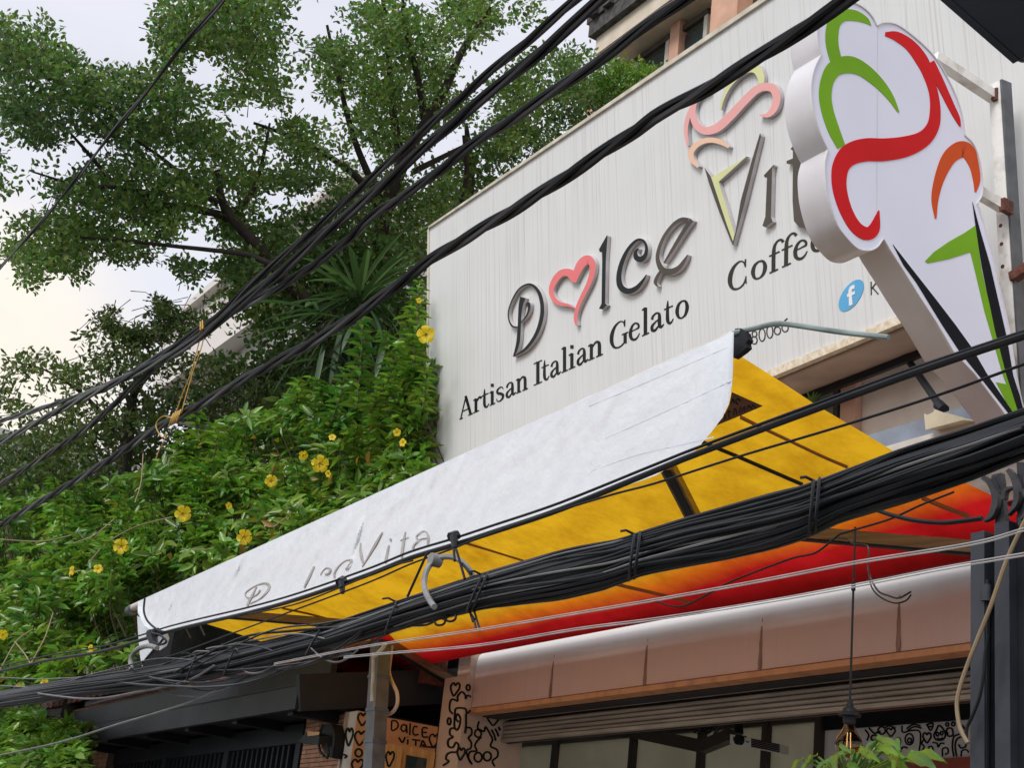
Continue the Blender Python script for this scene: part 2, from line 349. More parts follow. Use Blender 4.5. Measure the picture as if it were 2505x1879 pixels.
# fabrics
def fabric(name):
    m = bpy.data.materials.new(name); m.use_nodes = True; t = m.node_tree; N = t.nodes; L = t.links; b = N['Principled BSDF']
    tc = N.new('ShaderNodeTexCoord'); sp = N.new('ShaderNodeSeparateXYZ'); L.new(tc.outputs['Object'], sp.inputs[0])
    nz = N.new('ShaderNodeTexNoise'); nz.inputs['Scale'].default_value = 0.7; nz.inputs['Detail'].default_value = 2; L.new(tc.outputs['Object'], nz.inputs['Vector'])
    # dyed cloth: yellow at the front bar fading to red at the roller (object Y), a little earlier at the right end
    a = N.new('ShaderNodeMath'); a.operation = 'MULTIPLY_ADD'; a.inputs[1].default_value = 0.16; a0 = N.new('ShaderNodeMath'); a0.operation = 'ADD'; a0.inputs[1].default_value = 5.8; L.new(sp.outputs['Y'], a0.inputs[0]); L.new(nz.outputs[0], a.inputs[0]); L.new(a0.outputs[0], a.inputs[2])
    mr_ = N.new('ShaderNodeMapRange'); mr_.inputs['From Min'].default_value = 1.0; mr_.inputs['From Max'].default_value = 3.6; mr_.inputs['To Min'].default_value = 0; mr_.inputs['To Max'].default_value = 0.20
    L.new(sp.outputs['X'], mr_.inputs[0]); a2 = N.new('ShaderNodeMath'); a2.operation = 'ADD'; L.new(a.outputs[0], a2.inputs[0]); L.new(mr_.outputs[0], a2.inputs[1])
    m2 = N.new('ShaderNodeMapRange'); m2.inputs['From Min'].default_value = 5.08; m2.inputs['From Max'].default_value = 5.76; L.new(a2.outputs[0], m2.inputs[0])
    rp = N.new('ShaderNodeValToRGB'); E_ = rp.color_ramp.elements
    E_[0].position = 0.30; E_[0].color = (0.90, 0.52, 0.018, 1); E_[1].position = 0.72; E_[1].color = (0.72, 0.014, 0.018, 1)
    e = E_.new(0.5); e.color = (0.88, 0.22, 0.012, 1); L.new(m2.outputs[0], rp.inputs[0])
    n2 = N.new('ShaderNodeTexNoise'); n2.inputs['Scale'].default_value = 3.0; n2.inputs['Detail'].default_value = 8; n2.inputs['Roughness'].default_value = 0.7; L.new(tc.outputs['Object'], n2.inputs['Vector'])
    m3 = N.new('ShaderNodeMapRange'); m3.inputs['From Min'].default_value = 0.40; m3.inputs['From Max'].default_value = 0.72; m3.inputs['To Max'].default_value = 0.95; L.new(n2.outputs[0], m3.inputs[0])
    mx = N.new('ShaderNodeMix'); mx.data_type = 'RGBA'; mx.blend_type = 'MULTIPLY'; mx.inputs[7].default_value = (0.62, 0.50, 0.35, 1)
    L.new(m3.outputs[0], mx.inputs[0]); L.new(rp.outputs[0], mx.inputs[6]); b.inputs['Roughness'].default_value = 0.8
    gg = N.new('ShaderNodeNewGeometry'); mo = N.new('ShaderNodeMix'); mo.data_type = 'RGBA'; mo.inputs[6].default_value = (0.62, 0.56, 0.46, 1)   # weathered pale upper side
    L.new(gg.outputs['Backfacing'], mo.inputs[0]); L.new(mx.outputs[2], mo.inputs[7]); L.new(mo.outputs[2], b.inputs['Base Color'])
    tr = N.new('ShaderNodeBsdfTranslucent'); ms = N.new('ShaderNodeMixShader'); ms.inputs[0].default_value = 0.74
    L.new(mx.outputs[2], tr.inputs['Color']); L.new(b.outputs[0], ms.inputs[1]); L.new(tr.outputs[0], ms.inputs[2]); L.new(ms.outputs[0], N['Material Output'].inputs[0])
    return m
MT['awning'] = fabric('awning_cloth')
MT['valance'] = mat('white_vinyl', (0.74, 0.77, 0.82), 0.5, 0.06, 5, bump=0.35, bscale=16, col2=(0.71, 0.74, 0.79), transl=0.12)
MT['print'] = mat('faded_print', (0.36, 0.34, 0.32), 0.7, 0.3, 12)
MT['seam'] = mat('seam_tape', (0.30, 0.11, 0.03), 0.7, 0.2, 9)
MT['patch'] = mat('brown_patch', (0.12, 0.05, 0.025), 0.7, 0.2, 9)
bm_ = bpy.data.materials.new('bulb_glass'); bm_.use_nodes = True
pb = bm_.node_tree.nodes['Principled BSDF']; pb.inputs['Base Color'].default_value = (0.95, 0.80, 0.62, 1); pb.inputs['Transmission Weight'].default_value = 1; pb.inputs['Roughness'].default_value = 0.02; pb.inputs['IOR'].default_value = 1.05
MT['bulb'] = bm_
fm = bpy.data.materials.new('filament'); fm.use_nodes = True
fb = fm.node_tree.nodes['Principled BSDF']; fb.inputs['Base Color'].default_value = (0.8, 0.5, 0.15, 1); fb.inputs['Emission Color'].default_value = (1, 0.55, 0.2, 1); fb.inputs['Emission Strength'].default_value = 0.22
MT['filament'] = fm
NYV = np.array([0, -1., 0])

# ================================================================== ground
g = MB().box(-300, 300, -300, 300, -0.5, -0.02); struct(obj('ground', g, MT['ground']))
g = MB().box(-200, 120, -7.5, 1.6, -0.02, 0.0); struct(obj('road', g, MT['asphalt']))
g = MB().box(-200, 120, 1.6, 1.75, -0.02, 0.13); struct(obj('kerb', g, MT['paving']))
g = MB().box(-200, 120, 1.75, 5.7, -0.02, 0.125); struct(obj('pavement', g, MT['paving']))

# ================================================================== shop building
XL, XR = -10.335, -4.55
shop = thing('shop_building', 'cream shop front with pink fascia and half lowered bronze shutter under the awning', 'shop', (-8, 6.4, 0))
pil = MB().box(-10.71, -10.342, 5.742, 6.3, 0.12, 3.50); pil.box(-10.53, -10.342, 5.752, 6.3, 3.50, 3.70)
PIL = obj('pillar', pil, MT['pillar'], shop)
seams = [XL, -9.205, -8.07, -6.92, -5.80, XR]
for a, b in zip(seams[:-1], seams[1:]):
    m = MB(); x0, x1 = a + 0.0004, b - 0.0004
    prof = [(5.83, 3.242), (5.802, 3.252), (5.798, 3.45), (5.800, 3.53), (5.802, 3.565), (5.808, 3.625), (5.818, 3.66), (5.84, 3.682), (5.88, 3.692), (6.4, 3.70)]
    vs = [(x, y, z) for x in (x0, x1) for y, z in prof]; n = len(prof)
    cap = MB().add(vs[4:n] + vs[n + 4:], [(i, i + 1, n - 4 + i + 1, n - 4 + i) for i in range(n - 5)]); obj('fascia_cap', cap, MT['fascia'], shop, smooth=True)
    m.add(vs, [(i, i + 1, n + i + 1, n + i) for i in range(4)]); m.add([(x0, 5.9, 3.242), (x1, 5.9, 3.242), (x1, 5.83, 3.242), (x0, 5.83, 3.242)], [(0, 1, 2, 3)])
    m.add([(x0, y, z) for y, z in prof] + [(x0, 6.2, 3.242)], [tuple(range(n + 1))]); m.add([(x1, y, z) for y, z in prof] + [(x1, 6.2, 3.242)], [tuple(range(n + 1))])
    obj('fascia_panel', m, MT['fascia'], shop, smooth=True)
for a in seams[1:-1]:
    zz_ = np.linspace(3.25, 3.56, 9); rj = random.Random(int(a * 100)); mb = MB(); w_ = [.012, .017, .014, .012, .013, .010, .009, .006, .002]; mb.strip([((a - w * rj.uniform(.85, 1.1), z), (a + w * rj.uniform(.85, 1.1), z)) for z, w in zip(zz_, w_)], lambda x, z, off=0: np.array([x, 5.7975 + .0045 * (z > 3.5) - off, z]), 0, .0015, NYV); obj('panel_joint', mb, MT['stain'], shop)
obj('fascia_backing', MB().box(XL, XR, 5.91, 6.06, 3.20, 3.68), MT['dark2'], shop)
obj('fascia_lip', MB().box(XL, XR, 5.783, 5.905, 3.206, 3.240), MT['lip'], shop)
sh = obj('roller_shutter', MB().box(XL, XR, 6.15, 6.17, 3.03, 3.5), MT['mull'], shop)
def slat(z0, z1, y=6.10):
    m = MB(); h = z1 - z0
    prof = [(y + 0.016, z0), (y + 0.006, z0 + 0.1 * h), (y, z0 + 0.3 * h), (y, z0 + 0.7 * h), (y + 0.006, z0 + 0.9 * h), (y + 0.016, z1)]
    n = len(prof); m.add([(x, yy, z) for x in (XL + .01, XR - .01) for yy, z in prof], [(i, i + 1, n + i + 1, n + i) for i in range(n - 1)]); return m
zz = 3.205
for k in range(4): obj('shutter_slat', slat(zz + k * 0.048, zz + (k + 1) * 0.048 - 0.002, 6.085), MT['slat'], sh, smooth=True)
for k in range(4): obj('shutter_slat', slat(3.062 + k * 0.033, 3.062 + (k + 1) * 0.033 - 0.002), MT['slat'], sh, smooth=True)
obj('bottom_bar', MB().box(XL + .01, XR - .01, 6.095, 6.14, 3.036, 3.060), MT['slat'], sh)
# interior behind the shutter
YB = 7.5
obj('ceiling', MB().box(-10.7, XR, 6.2, 7.62, 3.52, 3.6), MT['interior'], shop)
def ax(x, y=1830): return onY(x, y, YB)[0]
cuts = [1235, 1365, 1555, 1722, 1880, 2010]
for a, b in zip(cuts[:-1], cuts[1:]):
    obj('frosted_pane', MB().box(ax(a) + .012, ax(b) - .012, YB, YB + 0.012, 0.3, 3.5), MT['frost'], shop)
for a in cuts: obj('mullion', MB().box(ax(a) - 0.03, ax(a) + 0.03, YB - 0.05, YB + 0.02, 0.12, 3.52), MT['mull'], shop)
obj('transom', MB().box(ax(1235), ax(2010), YB - 0.035, YB + 0.02, 3.30, 3.36), MT['mull'], shop)
obj('ceiling_beam', MB().bar(onY(1500, 1781, 7.3), onY(1722, 1828, 7.3), 0.08, 0.10), MT['mull'], shop)
obj('ceiling_beam', MB().bar(onY(1722, 1828, 7.28), onY(1790, 1800, 7.28), 0.08, 0.09), MT['mull'], shop)
zt = onY(2290, 1768, YB)[2]; zr = onY(2290, 1858, YB)[2]
mural = obj('mural_wall', MB().box(ax(2010), -4.2, YB, YB + 0.1, zr, zt), MT['mural'], shop)
obj('dark_lintel', MB().box(ax(2010), -4.2, YB - 0.02, YB + 0.1, zt, 3.52), MT['dark'], shop)
obj('red_dado', MB().box(ax(2010), -4.2, YB - 0.015, YB + 0.1, 0.12, zr), MT['redband'], shop)
obj('side_wall', MB().box(XR, XR + 0.2, 5.9, 7.7, 0.12, 3.7), MT['interior'], shop)
obj('floor', MB().box(-11.2, XR, 5.7, 7.7, 0.02, 0.118), MT['paving'], shop)
obj('left_wall', MB().box(-11.5, -10.72, 6.12, 6.4, 0.12, 3.7), MT['dark2'], shop)
obj('upper_wall', MB().box(-11.4, -2.5, 6.42, 6.7, 3.72, 7.6), MT['wall'], shop)
obj('canopy_ledge', MB().box(-7.6, -3.2, 5.92, 6.415, 4.25, 4.49), MT['pillar_w'], shop)
x0, x1 = onY(2057, 950, 6.36)[0], onY(2093, 950, 6.36)[0]
obj('pilaster', MB().box(x0, x1, 6.36, 6.415, 4.5, 6.2), MT['pilaster'], shop)
wi = obj('window', MB().box(onY(1945, 960, 6.38)[0], onY(2052, 960, 6.38)[0], 6.39, 6.415, 4.55, 5.35), MT['frost'], shop)
for xx in (1948, 1998, 2050):
    a = onY(xx, 960, 6.38)[0]; obj('window_frame', MB().box(a - .02, a + .02, 6.36, 6.388, 4.55, 5.35), MT['mull'], wi)
obj('gutter', MB().box(onY(2110, 1064, 5.93)[0], onY(2385, 985, 5.93)[0], 5.935, 6.2, 4.492, 4.60), MT['gutter'], shop)
m = MB(); P_ = fr(1605, 600, .4069)
m.poly(P_([(1610, 1010), (1660, 1030), (1672, 985), (1850, 1050), (1620, 1110)]), PY_(5.84), 0, 0.002, NYV); m.hexa([onY(*q, 5.84) for q in P_([(1612, 1030), (1670, 1000), (1845, 1050), (1620, 1108)])], (0.02, 0.085, 0.01))
obj('junction_box', m, MT['fix'], shop)
m = MB().tube([onY(2195, 842, 6.25), onY(2303, 998, 6.0)], 0.022, 8); m.tube([onY(2296, 990, 6.0), onY(2309, 1003, 5.99)], 0.034, 8); obj('brace', m, MT['dark2'], shop, smooth=True)
# drawn doodles
Q = fr(780, 1560, .226)
def heart(cx, cy, w, h, k=0.0):
    base = [(0, .28), (-.22, .5), (-.46, .38), (-.5, .1), (-.3, -.2), (0, -.5), (.3, -.2), (.5, .1), (.46, .38), (.22, .5), (0, .28)]
    return [(cx + (a + k * b) * w, cy - b * h) for a, b in base]
def oval(cx, cy, rx, ry, n=12): return [(cx + rx * math.cos(2 * PI * i / n), cy + ry * math.sin(2 * PI * i / n)) for i in range(n + 1)]
def doodle(shapes, F, proj, w, parent, n=NYV, m_=None, lab=None):
    mb = MB()
    for i, sh_ in enumerate(shapes): mb.strip(rib(F(sh_), w, 4), proj, 0.0005, 0.003 + 0.0003 * (i % 9), n)
    return obj('doodle', mb, m_ or MT['ink3'], parent, label=lab)
left_d = [heart(1470, 565, 95, 140, .25), oval(1615, 545, 20, 30), [(1450, 830), (1415, 790), (1420, 700), (1450, 670), (1500, 690), (1500, 640), (1545, 590), (1585, 630), (1585, 665), (1610, 630), (1645, 645)],
          [(1640, 790), (1600, 825), (1590, 780), (1540, 765), (1480, 775), (1470, 850), (1465, 960), (1490, 1005), (1520, 960), (1530, 880), (1500, 830), (1480, 880), (1510, 920)], oval(1408, 910, 18, 36),
          [(1480, 985), (1425, 990), (1415, 1050), (1450, 1080), (1400, 1110), (1400, 1180), (1450, 1190), (1480, 1140), (1510, 1170), (1490, 1240), (1430, 1245), (1385, 1270), (1375, 1320), (1405, 1345), (1340, 1390)],
          heart(1535, 1265, 80, 130, .2), [(1590, 830), (1590, 960), (1580, 1040)]]
doodle(left_d, Q, PY_(5.742), 4.6, PIL)
right_d = [heart(1890, 890, 125, 130, .05), [(1735, 910), (1720, 980), (1760, 1040), (1735, 1085), (1690, 1060), (1700, 1010), (1740, 1000), (1790, 1020), (1805, 970), (1850, 1040), (1880, 1110), (1860, 1180), (1930, 1220), (1935, 1290), (1880, 1340), (1905, 1400)],
           [(1580, 1040), (1600, 980), (1650, 990), (1655, 1050), (1620, 1090), (1650, 1140), (1645, 1200), (1600, 1225), (1610, 1290), (1640, 1360)], [(1760, 1080), (1710, 1130), (1690, 1180), (1710, 1230), (1640, 1240), (1620, 1300), (1660, 1380)],
           oval(1725, 1300, 42, 50), oval(1825, 1290, 42, 48), [(1870, 1000), (1900, 1060), (1915, 1120)], [(1910, 990), (1935, 1040), (1945, 1075)], [(1945, 970), (1965, 1010)]]
doodle(right_d, Q, PX_(-10.342), 4.6, PIL, np.array([1., 0, 0]))
Q2 = fr(1980, 1560, .226)
mu_d = [oval(1080, 1105, 45, 60), oval(1082, 1118, 20, 25), [(1000, 960), (1010, 1030), (1100, 1010), (1190, 1020), (1200, 1130), (1180, 1260)], [(1050, 990), (1120, 945), (1200, 960)], [(1060, 1010), (1130, 970), (1210, 985)],
        [(1265, 940), (1310, 1010), (1335, 935), (1270, 945)], [(1285, 970), (1330, 965)], heart(1270, 1090, 85, 110), [(1370, 1010), (1400, 955), (1450, 1000), (1470, 1060), (1440, 1110), (1370, 1110), (1345, 1060), (1370, 1010)],
        oval(1385, 1050, 14, 20), oval(1430, 1040, 14, 20), [(1380, 1090), (1410, 1105), (1440, 1085)], oval(1490, 945, 16, 18), oval(1555, 940, 18, 20), [(1480, 1050), (1490, 990), (1540, 990), (1550, 1060), (1500, 1070), (1490, 1030)],
        [(1560, 1290), (1545, 1180), (1560, 1080), (1620, 1050)], [(1590, 1290), (1575, 1180), (1590, 1110), (1640, 1080), (1680, 1110), (1690, 1180), (1640, 1200), (1610, 1160)], [(1650, 950), (1690, 1000), (1730, 930)],
        [(1640, 1290), (1650, 1230), (1700, 1220), (1725, 1250)], [(1290, 1260), (1290, 1190), (1330, 1190), (1340, 1260)], [(1440, 1290), (1440, 1210), (1490, 1200), (1500, 1250), (1465, 1270)], [(1330, 1140), (1380, 1150), (1390, 1190), (1420, 1150), (1460, 1150)],
        heart(880, 1030, 90, 90), oval(780, 1010, 40, 40), [(640, 980), (700, 1040), (760, 1020), (740, 1090)], [(980, 1240), (1010, 1190), (1060, 1200)], oval(700, 1090, 35, 30), oval(960, 1130, 25, 40), [(820, 980), (860, 960), (930, 985)],
        [(1210, 1240), (1240, 1190), (1215, 1150), (1235, 1110)], oval(850, 1120, 30, 30), [(600, 1000), (640, 1060), (620, 1120)]]
doodle(mu_d, Q2, PY_(YB), 3.6, mural)

# ================================================================== big sign
sign = thing('shop_sign', 'long white shop sign leaning over the awning with raised dark and coral letters', 'sign', onS(1700, 700))
T0, T1 = (1052, 559), (2620, -499); B0, B1 = (1046, 1261), (2620, 597)
def lerp(a, b, t): return (a[0] + (b[0] - a[0]) * t, a[1] + (b[1] - a[1]) * t)
cT0, cT1, cB0, cB1 = [onS(*q) for q in (T0, T1, B0, B1)]
NP = 6
for i in range(NP):
    a, b = i / NP, (i + 1) / NP; e = 0.00010
    q = [cB0 + (cB1 - cB0) * (a + e * (i > 0)), cB0 + (cB1 - cB0) * (b - e * (i < NP - 1)), cT0 + (cT1 - cT0) * (b - e * (i < NP - 1)), cT0 + (cT1 - cT0) * (a + e * (i > 0))]
    obj('sign_panel', MB().hexa(q, -SGN * 0.03), MT['sign'], sign)
obj('sign_backing', MB().hexa([cB0 - SGN * .034, cB1 - SGN * .034, cT1 - SGN * .034, cT0 - SGN * .034], -SGN * 0.18), MT['steel'], sign)
UPV = (cT0 - cB0) / np.linalg.norm(cT0 - cB0)
obj('top_trim', MB().hexa([cT0 + SGN * .02, cT1 + SGN * .02, cT1 + SGN * .02 + UPV * .045, cT0 + SGN * .02 + UPV * .02], -SGN * 0.24), MT['sign_trim'], sign)
obj('side_trim', MB().hexa([cB0 + SGN * .012 - np.array([.03, 0, 0]), cB0 + SGN * .012 - np.array([.002, 0, 0]), cT0 + SGN * .012 - np.array([.002, 0, 0]), cT0 + SGN * .012 - np.array([.03, 0, 0])], -SGN * 0.2), MT['sign_trim'], sign)
obj('bottom_rail', MB().hexa([cB0 + SGN * .015, cB1 + SGN * .015, cB1 + SGN * .015 - UPV * .05, cB0 + SGN * .015 - UPV * .05], -SGN * 0.06), MT['rail'], sign)
b0 = cB0 - UPV * .052 - SGN * 0.05; b1 = cB1 - UPV * .052 - SGN * 0.05
obj('sign_soffit', MB().hexa([b0, b1, b1 + np.array([0, .28, .02]), b0 + np.array([0, .28, .02])], (0, 0, -0.02)), MT['soffit'], sign)
obj('soffit_edge', MB().hexa([b0 + np.array([0, .283, 0]), b1 + np.array([0, .283, 0]), b1 + np.array([0, .31, 0]), b0 + np.array([0, .31, 0])], (0, 0, -0.05)), MT['dark'], sign)

def ribs(mb, F, spec, d0, d1, mi=0, mis=None, sc=.226):
    for i, (pts, w) in enumerate(spec):
        w = [x * sc for x in w] if hasattr(w, '__len__') else w * sc
        mb.strip(rib(F(pts), w, 6), onS, d0, d1 + 0.0004 * i, SGN, mi, mis)
DD = 0.034
L1 = fr(1220, 510, .226)
def letter(mb, mats, lab=None, name='letter'): return obj(name, mb, mats, sign, label=lab)
m = MB(); ribs(m, L1, [([(262, 962), (240, 1040), (228, 1150), (222, 1280), (210, 1440), (185, 1540), (158, 1604)], [60, 48, 36, 36, 38, 30, 12]),
    ([(160, 1602), (290, 1520), (400, 1370), (460, 1200), (470, 1050), (440, 920), (380, 840), (310, 820), (220, 870), (150, 980), (106, 1110), (112, 1210), (150, 1275), (210, 1285)], [10, 30, 38, 44, 42, 38, 28, 20, 16, 14, 14, 16, 20, 12]),
    ([(232, 1240), (295, 1170), (328, 1085), (325, 1030), (300, 1035), (292, 1065)], [8, 16, 26, 30, 18, 8])], 0.004, DD, 0, 1); letter(m, [MT['ink'], MT['lside']], 'tall ornate dark capital at the left of the raised row')
m = MB(); ribs(m, L1, [([(805, 790), (790, 720), (740, 690), (670, 705), (605, 780), (568, 880), (590, 970), (660, 1028), (760, 1050), (842, 1088)], [40, 90, 80, 72, 66, 54, 48, 42, 26, 8]),
    ([(815, 800), (850, 680), (900, 590), (965, 550), (1012, 600), (1010, 700), (970, 820), (910, 940), (850, 1080), (830, 1190), (842, 1265)], [40, 80, 95, 92, 72, 60, 50, 44, 42, 36, 22])], 0.004, DD, 0, 1)
letter(m, [MT['pink'], MT['lside']], 'coral heart standing in for a letter', 'heart_letter')
def stemI(mb, F, top, flag, ft, stem_w, d1=DD):
    pass
m = MB(); m.poly(L1([(1172, 285), (1085, 440), (1092, 470), (1118, 472), (1120, 560), (1112, 1030), (1084, 1085), (1125, 1092), (1172, 1042), (1152, 1028), (1160, 560), (1178, 300)]), onS, .004, DD, SGN, 0, 1); letter(m, [MT['ink'], MT['lside']])
m = MB(); ribs(m, L1, [([(1512, 432), (1482, 470), (1490, 530), (1540, 548), (1588, 500), (1598, 410), (1560, 345), (1490, 345), (1400, 440), (1330, 590), (1300, 740), (1322, 850), (1400, 895), (1490, 860), (1560, 780), (1598, 716)], [12, 34, 58, 62, 44, 30, 26, 28, 36, 48, 56, 66, 62, 50, 30, 10])], .004, DD, 0, 1); letter(m, [MT['ink'], MT['lside']])
m = MB(); ribs(m, L1, [([(2050, 135), (1980, 118), (1890, 170), (1790, 300), (1730, 450), (1722, 560), (1770, 660), (1860, 685), (1950, 640), (2010, 560), (2045, 500)], [70, 44, 34, 34, 38, 46, 66, 70, 50, 32, 10]),
    ([(2090, 120), (2010, 230), (1900, 410), (1790, 590)], [46, 44, 36, 20]), ([(1760, 665), (1715, 740), (1695, 800), (1720, 845)], [26, 36, 36, 14])], .004, DD, 0, 1); letter(m, [MT['ink2'], MT['lside']])
L2 = fr(1640, 120, .226)
m = MB(); ribs(m, L2, [([(540, 652), (560, 560), (620, 420), (720, 290), (840, 205), (930, 215), (975, 290), (982, 370)], [20, 28, 40, 62, 92, 96, 80, 62])], .004, DD, 0, 1); letter(m, [MT['lime'], MT['lside']], 'pale green swirl of the scoop emblem', 'emblem_swirl')
m = MB(); ribs(m, L2, [([(958, 712), (1050, 712), (1120, 640), (1150, 520), (1110, 425), (1020, 405), (920, 445), (790, 570), (650, 720), (510, 845), (380, 882), (290, 830), (245, 730), (250, 610), (310, 500), (425, 442)], [6, 50, 74, 84, 90, 88, 84, 86, 90, 92, 84, 76, 66, 56, 40, 12]),
    ([(242, 600), (190, 730), (165, 880), (188, 1042)], [34, 46, 44, 26])], .004, DD, 0, 1); letter(m, [MT['pink2'], MT['lside']], 'faded pink swirl of the scoop emblem', 'emblem_swirl')
m = MB(); ribs(m, L2, [([(302, 1275), (230, 1190), (228, 1100), (310, 1015), (430, 982), (545, 1005), (632, 1062)], [26, 56, 62, 58, 56, 54, 22])], .004, DD, 0, 1); letter(m, [MT['peach'], MT['lside']], 'faded peach swirl of the scoop emblem', 'emblem_swirl')
m = MB(); m.poly([(1723, 409), (1738, 430), (1797, 588), (1793, 600), (1788, 590), (1760, 520), (1735, 450)], onS, .004, DD, SGN, 0, 1)
m.poly([(1859, 325), (1862, 332), (1822, 495), (1800, 575), (1794, 600), (1797, 580), (1812, 490), (1838, 395)], onS, .004, DD + .0006, SGN, 0, 1); letter(m, [MT['ink2'], MT['lside']], 'brown cone shaped letter under the scoop emblem')
m = MB(); m.poly([(1740, 434), (1826, 382), (1758, 444), (1775, 500), (1797, 572), (1793, 590), (1780, 555)], onS, .004, DD + .0012, SGN, 0, 1); letter(m, [MT['lime'], MT['lside']], 'lime angle inside the cone shaped letter', 'emblem_angle')
m = MB(); m.poly(L2([(1118, 1248), (1010, 1365), (1020, 1388), (1046, 1385)]) + [(1872, 530), (1865, 552), (1872, 556), (1890, 542), (1886, 530), (1889, 410), (1893, 405)], onS, .004, DD, SGN, 0, 1); letter(m, [MT['ink2'], MT['lside']])
m = MB(); m.poly(L2([(1325, 1045), (1300, 1080), (1325, 1100), (1325, 1180), (1255, 1210), (1260, 1240), (1325, 1245), (1322, 1640)]) + [(1942, 540), (1955, 556), (1990, 560), (1990, 540), (1965, 530), (1960, 500), (1960, 380), (1990, 372), (1990, 352), (1962, 360), (1960, 345)], onS, .004, DD, SGN, 0, 1); letter(m, [MT['ink2'], MT['lside']])

# serif alphabet drawn as strokes; units: x-height 1
SE = 0.075
G_ = {
 'A': (1.45, [([(.05, .03), (.66, 1.55)], .10), ([(.62, 1.55), (1.2, .03)], .24), ([(.3, .52), (.95, .52)], .08), ([(-.1, .03), (.28, .03)], SE), ([(.92, .03), (1.45, .03)], SE)]),
 'I': (.75, [([(.38, 0), (.38, 1.5)], .24), ([(.02, .03), (.74, .03)], SE), ([(.02, 1.47), (.74, 1.47)], SE)]),
 'G': (1.5, [([(1.2, 1.15), (1.1, 1.4), (.8, 1.52), (.4, 1.35), (.16, .95), (.14, .5), (.35, .12), (.75, -.02), (1.15, .1), (1.25, .3)], [.07, .09, .09, .16, .25, .25, .17, .1, .1, .12]), ([(1.25, .05), (1.25, .68)], .22), ([(.98, .66), (1.5, .66)], SE), ([(1.22, 1.5), (1.2, 1.1)], .08)]),
 'C': (1.45, [([(1.22, 1.1), (1.1, 1.38), (.8, 1.52), (.4, 1.35), (.16, .95), (.14, .5), (.35, .12), (.75, -.02), (1.1, .1), (1.26, .4)], [.08, .1, .1, .18, .27, .27, .18, .1, .1, .06]), ([(1.24, 1.5), (1.22, 1.05)], .09), ([(1.26, .5), (1.28, .06)], .07)]),
 'r': (.78, [([(.25, 0), (.25, 1)], .21), ([(.02, .03), (.52, .03)], SE), ([(.02, .93), (.26, .98)], SE), ([(.3, .72), (.45, .92), (.6, .98), (.72, .86)], [.06, .1, .14, .2])]),
 't': (.68, [([(.27, 1.38), (.25, 1.0), (.25, .3), (.36, .06), (.52, .05), (.66, .2)], [.04, .16, .21, .18, .1, .05]), ([(.0, .96), (.62, .96)], SE)]),
 'i': (.55, [([(.28, 0), (.28, .98)], .22), ([(.04, .03), (.54, .03)], SE), ([(.04, .92), (.28, .97)], SE), ([(.28, 1.28), (.28, 1.5)], .22)]),
 'l': (.55, [([(.28, 0), (.28, 1.62)], .22), ([(.04, .03), (.54, .03)], SE), ([(.04, 1.55), (.28, 1.6)], SE)]),
 's': (.72, [([(.62, .75), (.52, .93), (.32, .97), (.13, .84), (.17, .64), (.42, .5), (.6, .34), (.56, .12), (.34, .02), (.14, .08), (.06, .28)], [.05, .08, .1, .14, .2, .22, .2, .14, .1, .08, .05])]),
 'a': (.98, [([(.12, .72), (.2, .9), (.42, .98), (.6, .88), (.64, .65), (.64, .2), (.74, .04), (.95, .14)], [.16, .12, .1, .15, .2, .21, .15, .05]), ([(.64, .58), (.34, .48), (.13, .33), (.14, .1), (.34, .02), (.62, .22)], [.06, .09, .16, .2, .14, .06])]),
 'n': (1.1, [([(.24, 0), (.24, .98)], .21), ([(.0, .03), (.48, .03)], SE), ([(.0, .92), (.24, .97)], SE), ([(.3, .72), (.5, .93), (.7, .94), (.84, .74), (.85, 0)], [.05, .1, .16, .21, .21]), ([(.6, .03), (1.1, .03)], SE)]),
 'e': (.9, [([(.13, .58), (.5, .6), (.76, .63), (.72, .84), (.5, .98), (.26, .88), (.12, .55), (.18, .2), (.42, .02), (.66, .06), (.84, .26)], [.06, .07, .12, .15, .1, .14, .21, .21, .15, .1, .05])]),
 'o': (1.0, [([(.5, .98), (.24, .86), (.12, .5), (.24, .14), (.5, .02), (.76, .14), (.88, .5), (.76, .86), (.5, .98)], [.09, .16, .23, .16, .09, .16, .23, .16, .09])]),
 'f': (.85, [([(.95, 1.4), (.82, 1.58), (.6, 1.6), (.42, 1.4), (.36, 1.0), (.34, 0)], [.2, .14, .1, .16, .21, .22]), ([(.08, .97), (.72, .97)], SE), ([(.1, .03), (.62, .03)], SE)]),
}
def setword(word, spans, F, base, xh, matr, lab0):
    for ch, (xl, xr_) in zip(word, spans):
        w, st = G_[ch]; mb = MB(); k = (xr_ - xl) / w
        for i, (pts, wd) in enumerate(st):
            hh = xh(xl)
            wl = [x * (k * .55 + hh * .45) for x in (wd if hasattr(wd, '__len__') else [wd] * len(pts))]
            q = [(xl + p[0] * k, base(xl + p[0] * k) - p[1] * hh) for p in pts]
            sc_ = F([(1, 0)])[0][0] - F([(0, 0)])[0][0]
            mb.strip(rib(F(q), [x * sc_ for x in wl], 5 if len(pts) > 2 else 1), onS, .0006, .003 + .0004 * i, SGN)
        obj('vinyl_letter', mb, matr, sign)
LT = fr(1100, 720, .27125)
sp = [(95, 207), (210, 290), (288, 355), (355, 410), (415, 492), (503, 598), (598, 702)]
bl = lambda x: 1128 - .457 * (x - 95); xhf = lambda x: 122 + (x - 95) * .019
setword('Artisan', sp, LT, bl, xhf, MT['ink3'], '')
setword('Italian', [(755, 832), (828, 898), (905, 1003), (1003, 1065), (1068, 1132), (1143, 1250), (1248, 1378)], LT, bl, xhf, MT['ink3'], '')
setword('Gelato', [(1445, 1608), (1615, 1718), (1728, 1798), (1808, 1935), (1932, 2018), (2035, 2155)], LT, bl, xhf, MT['ink3'], '')
LC = fr(1740, 500, .226)
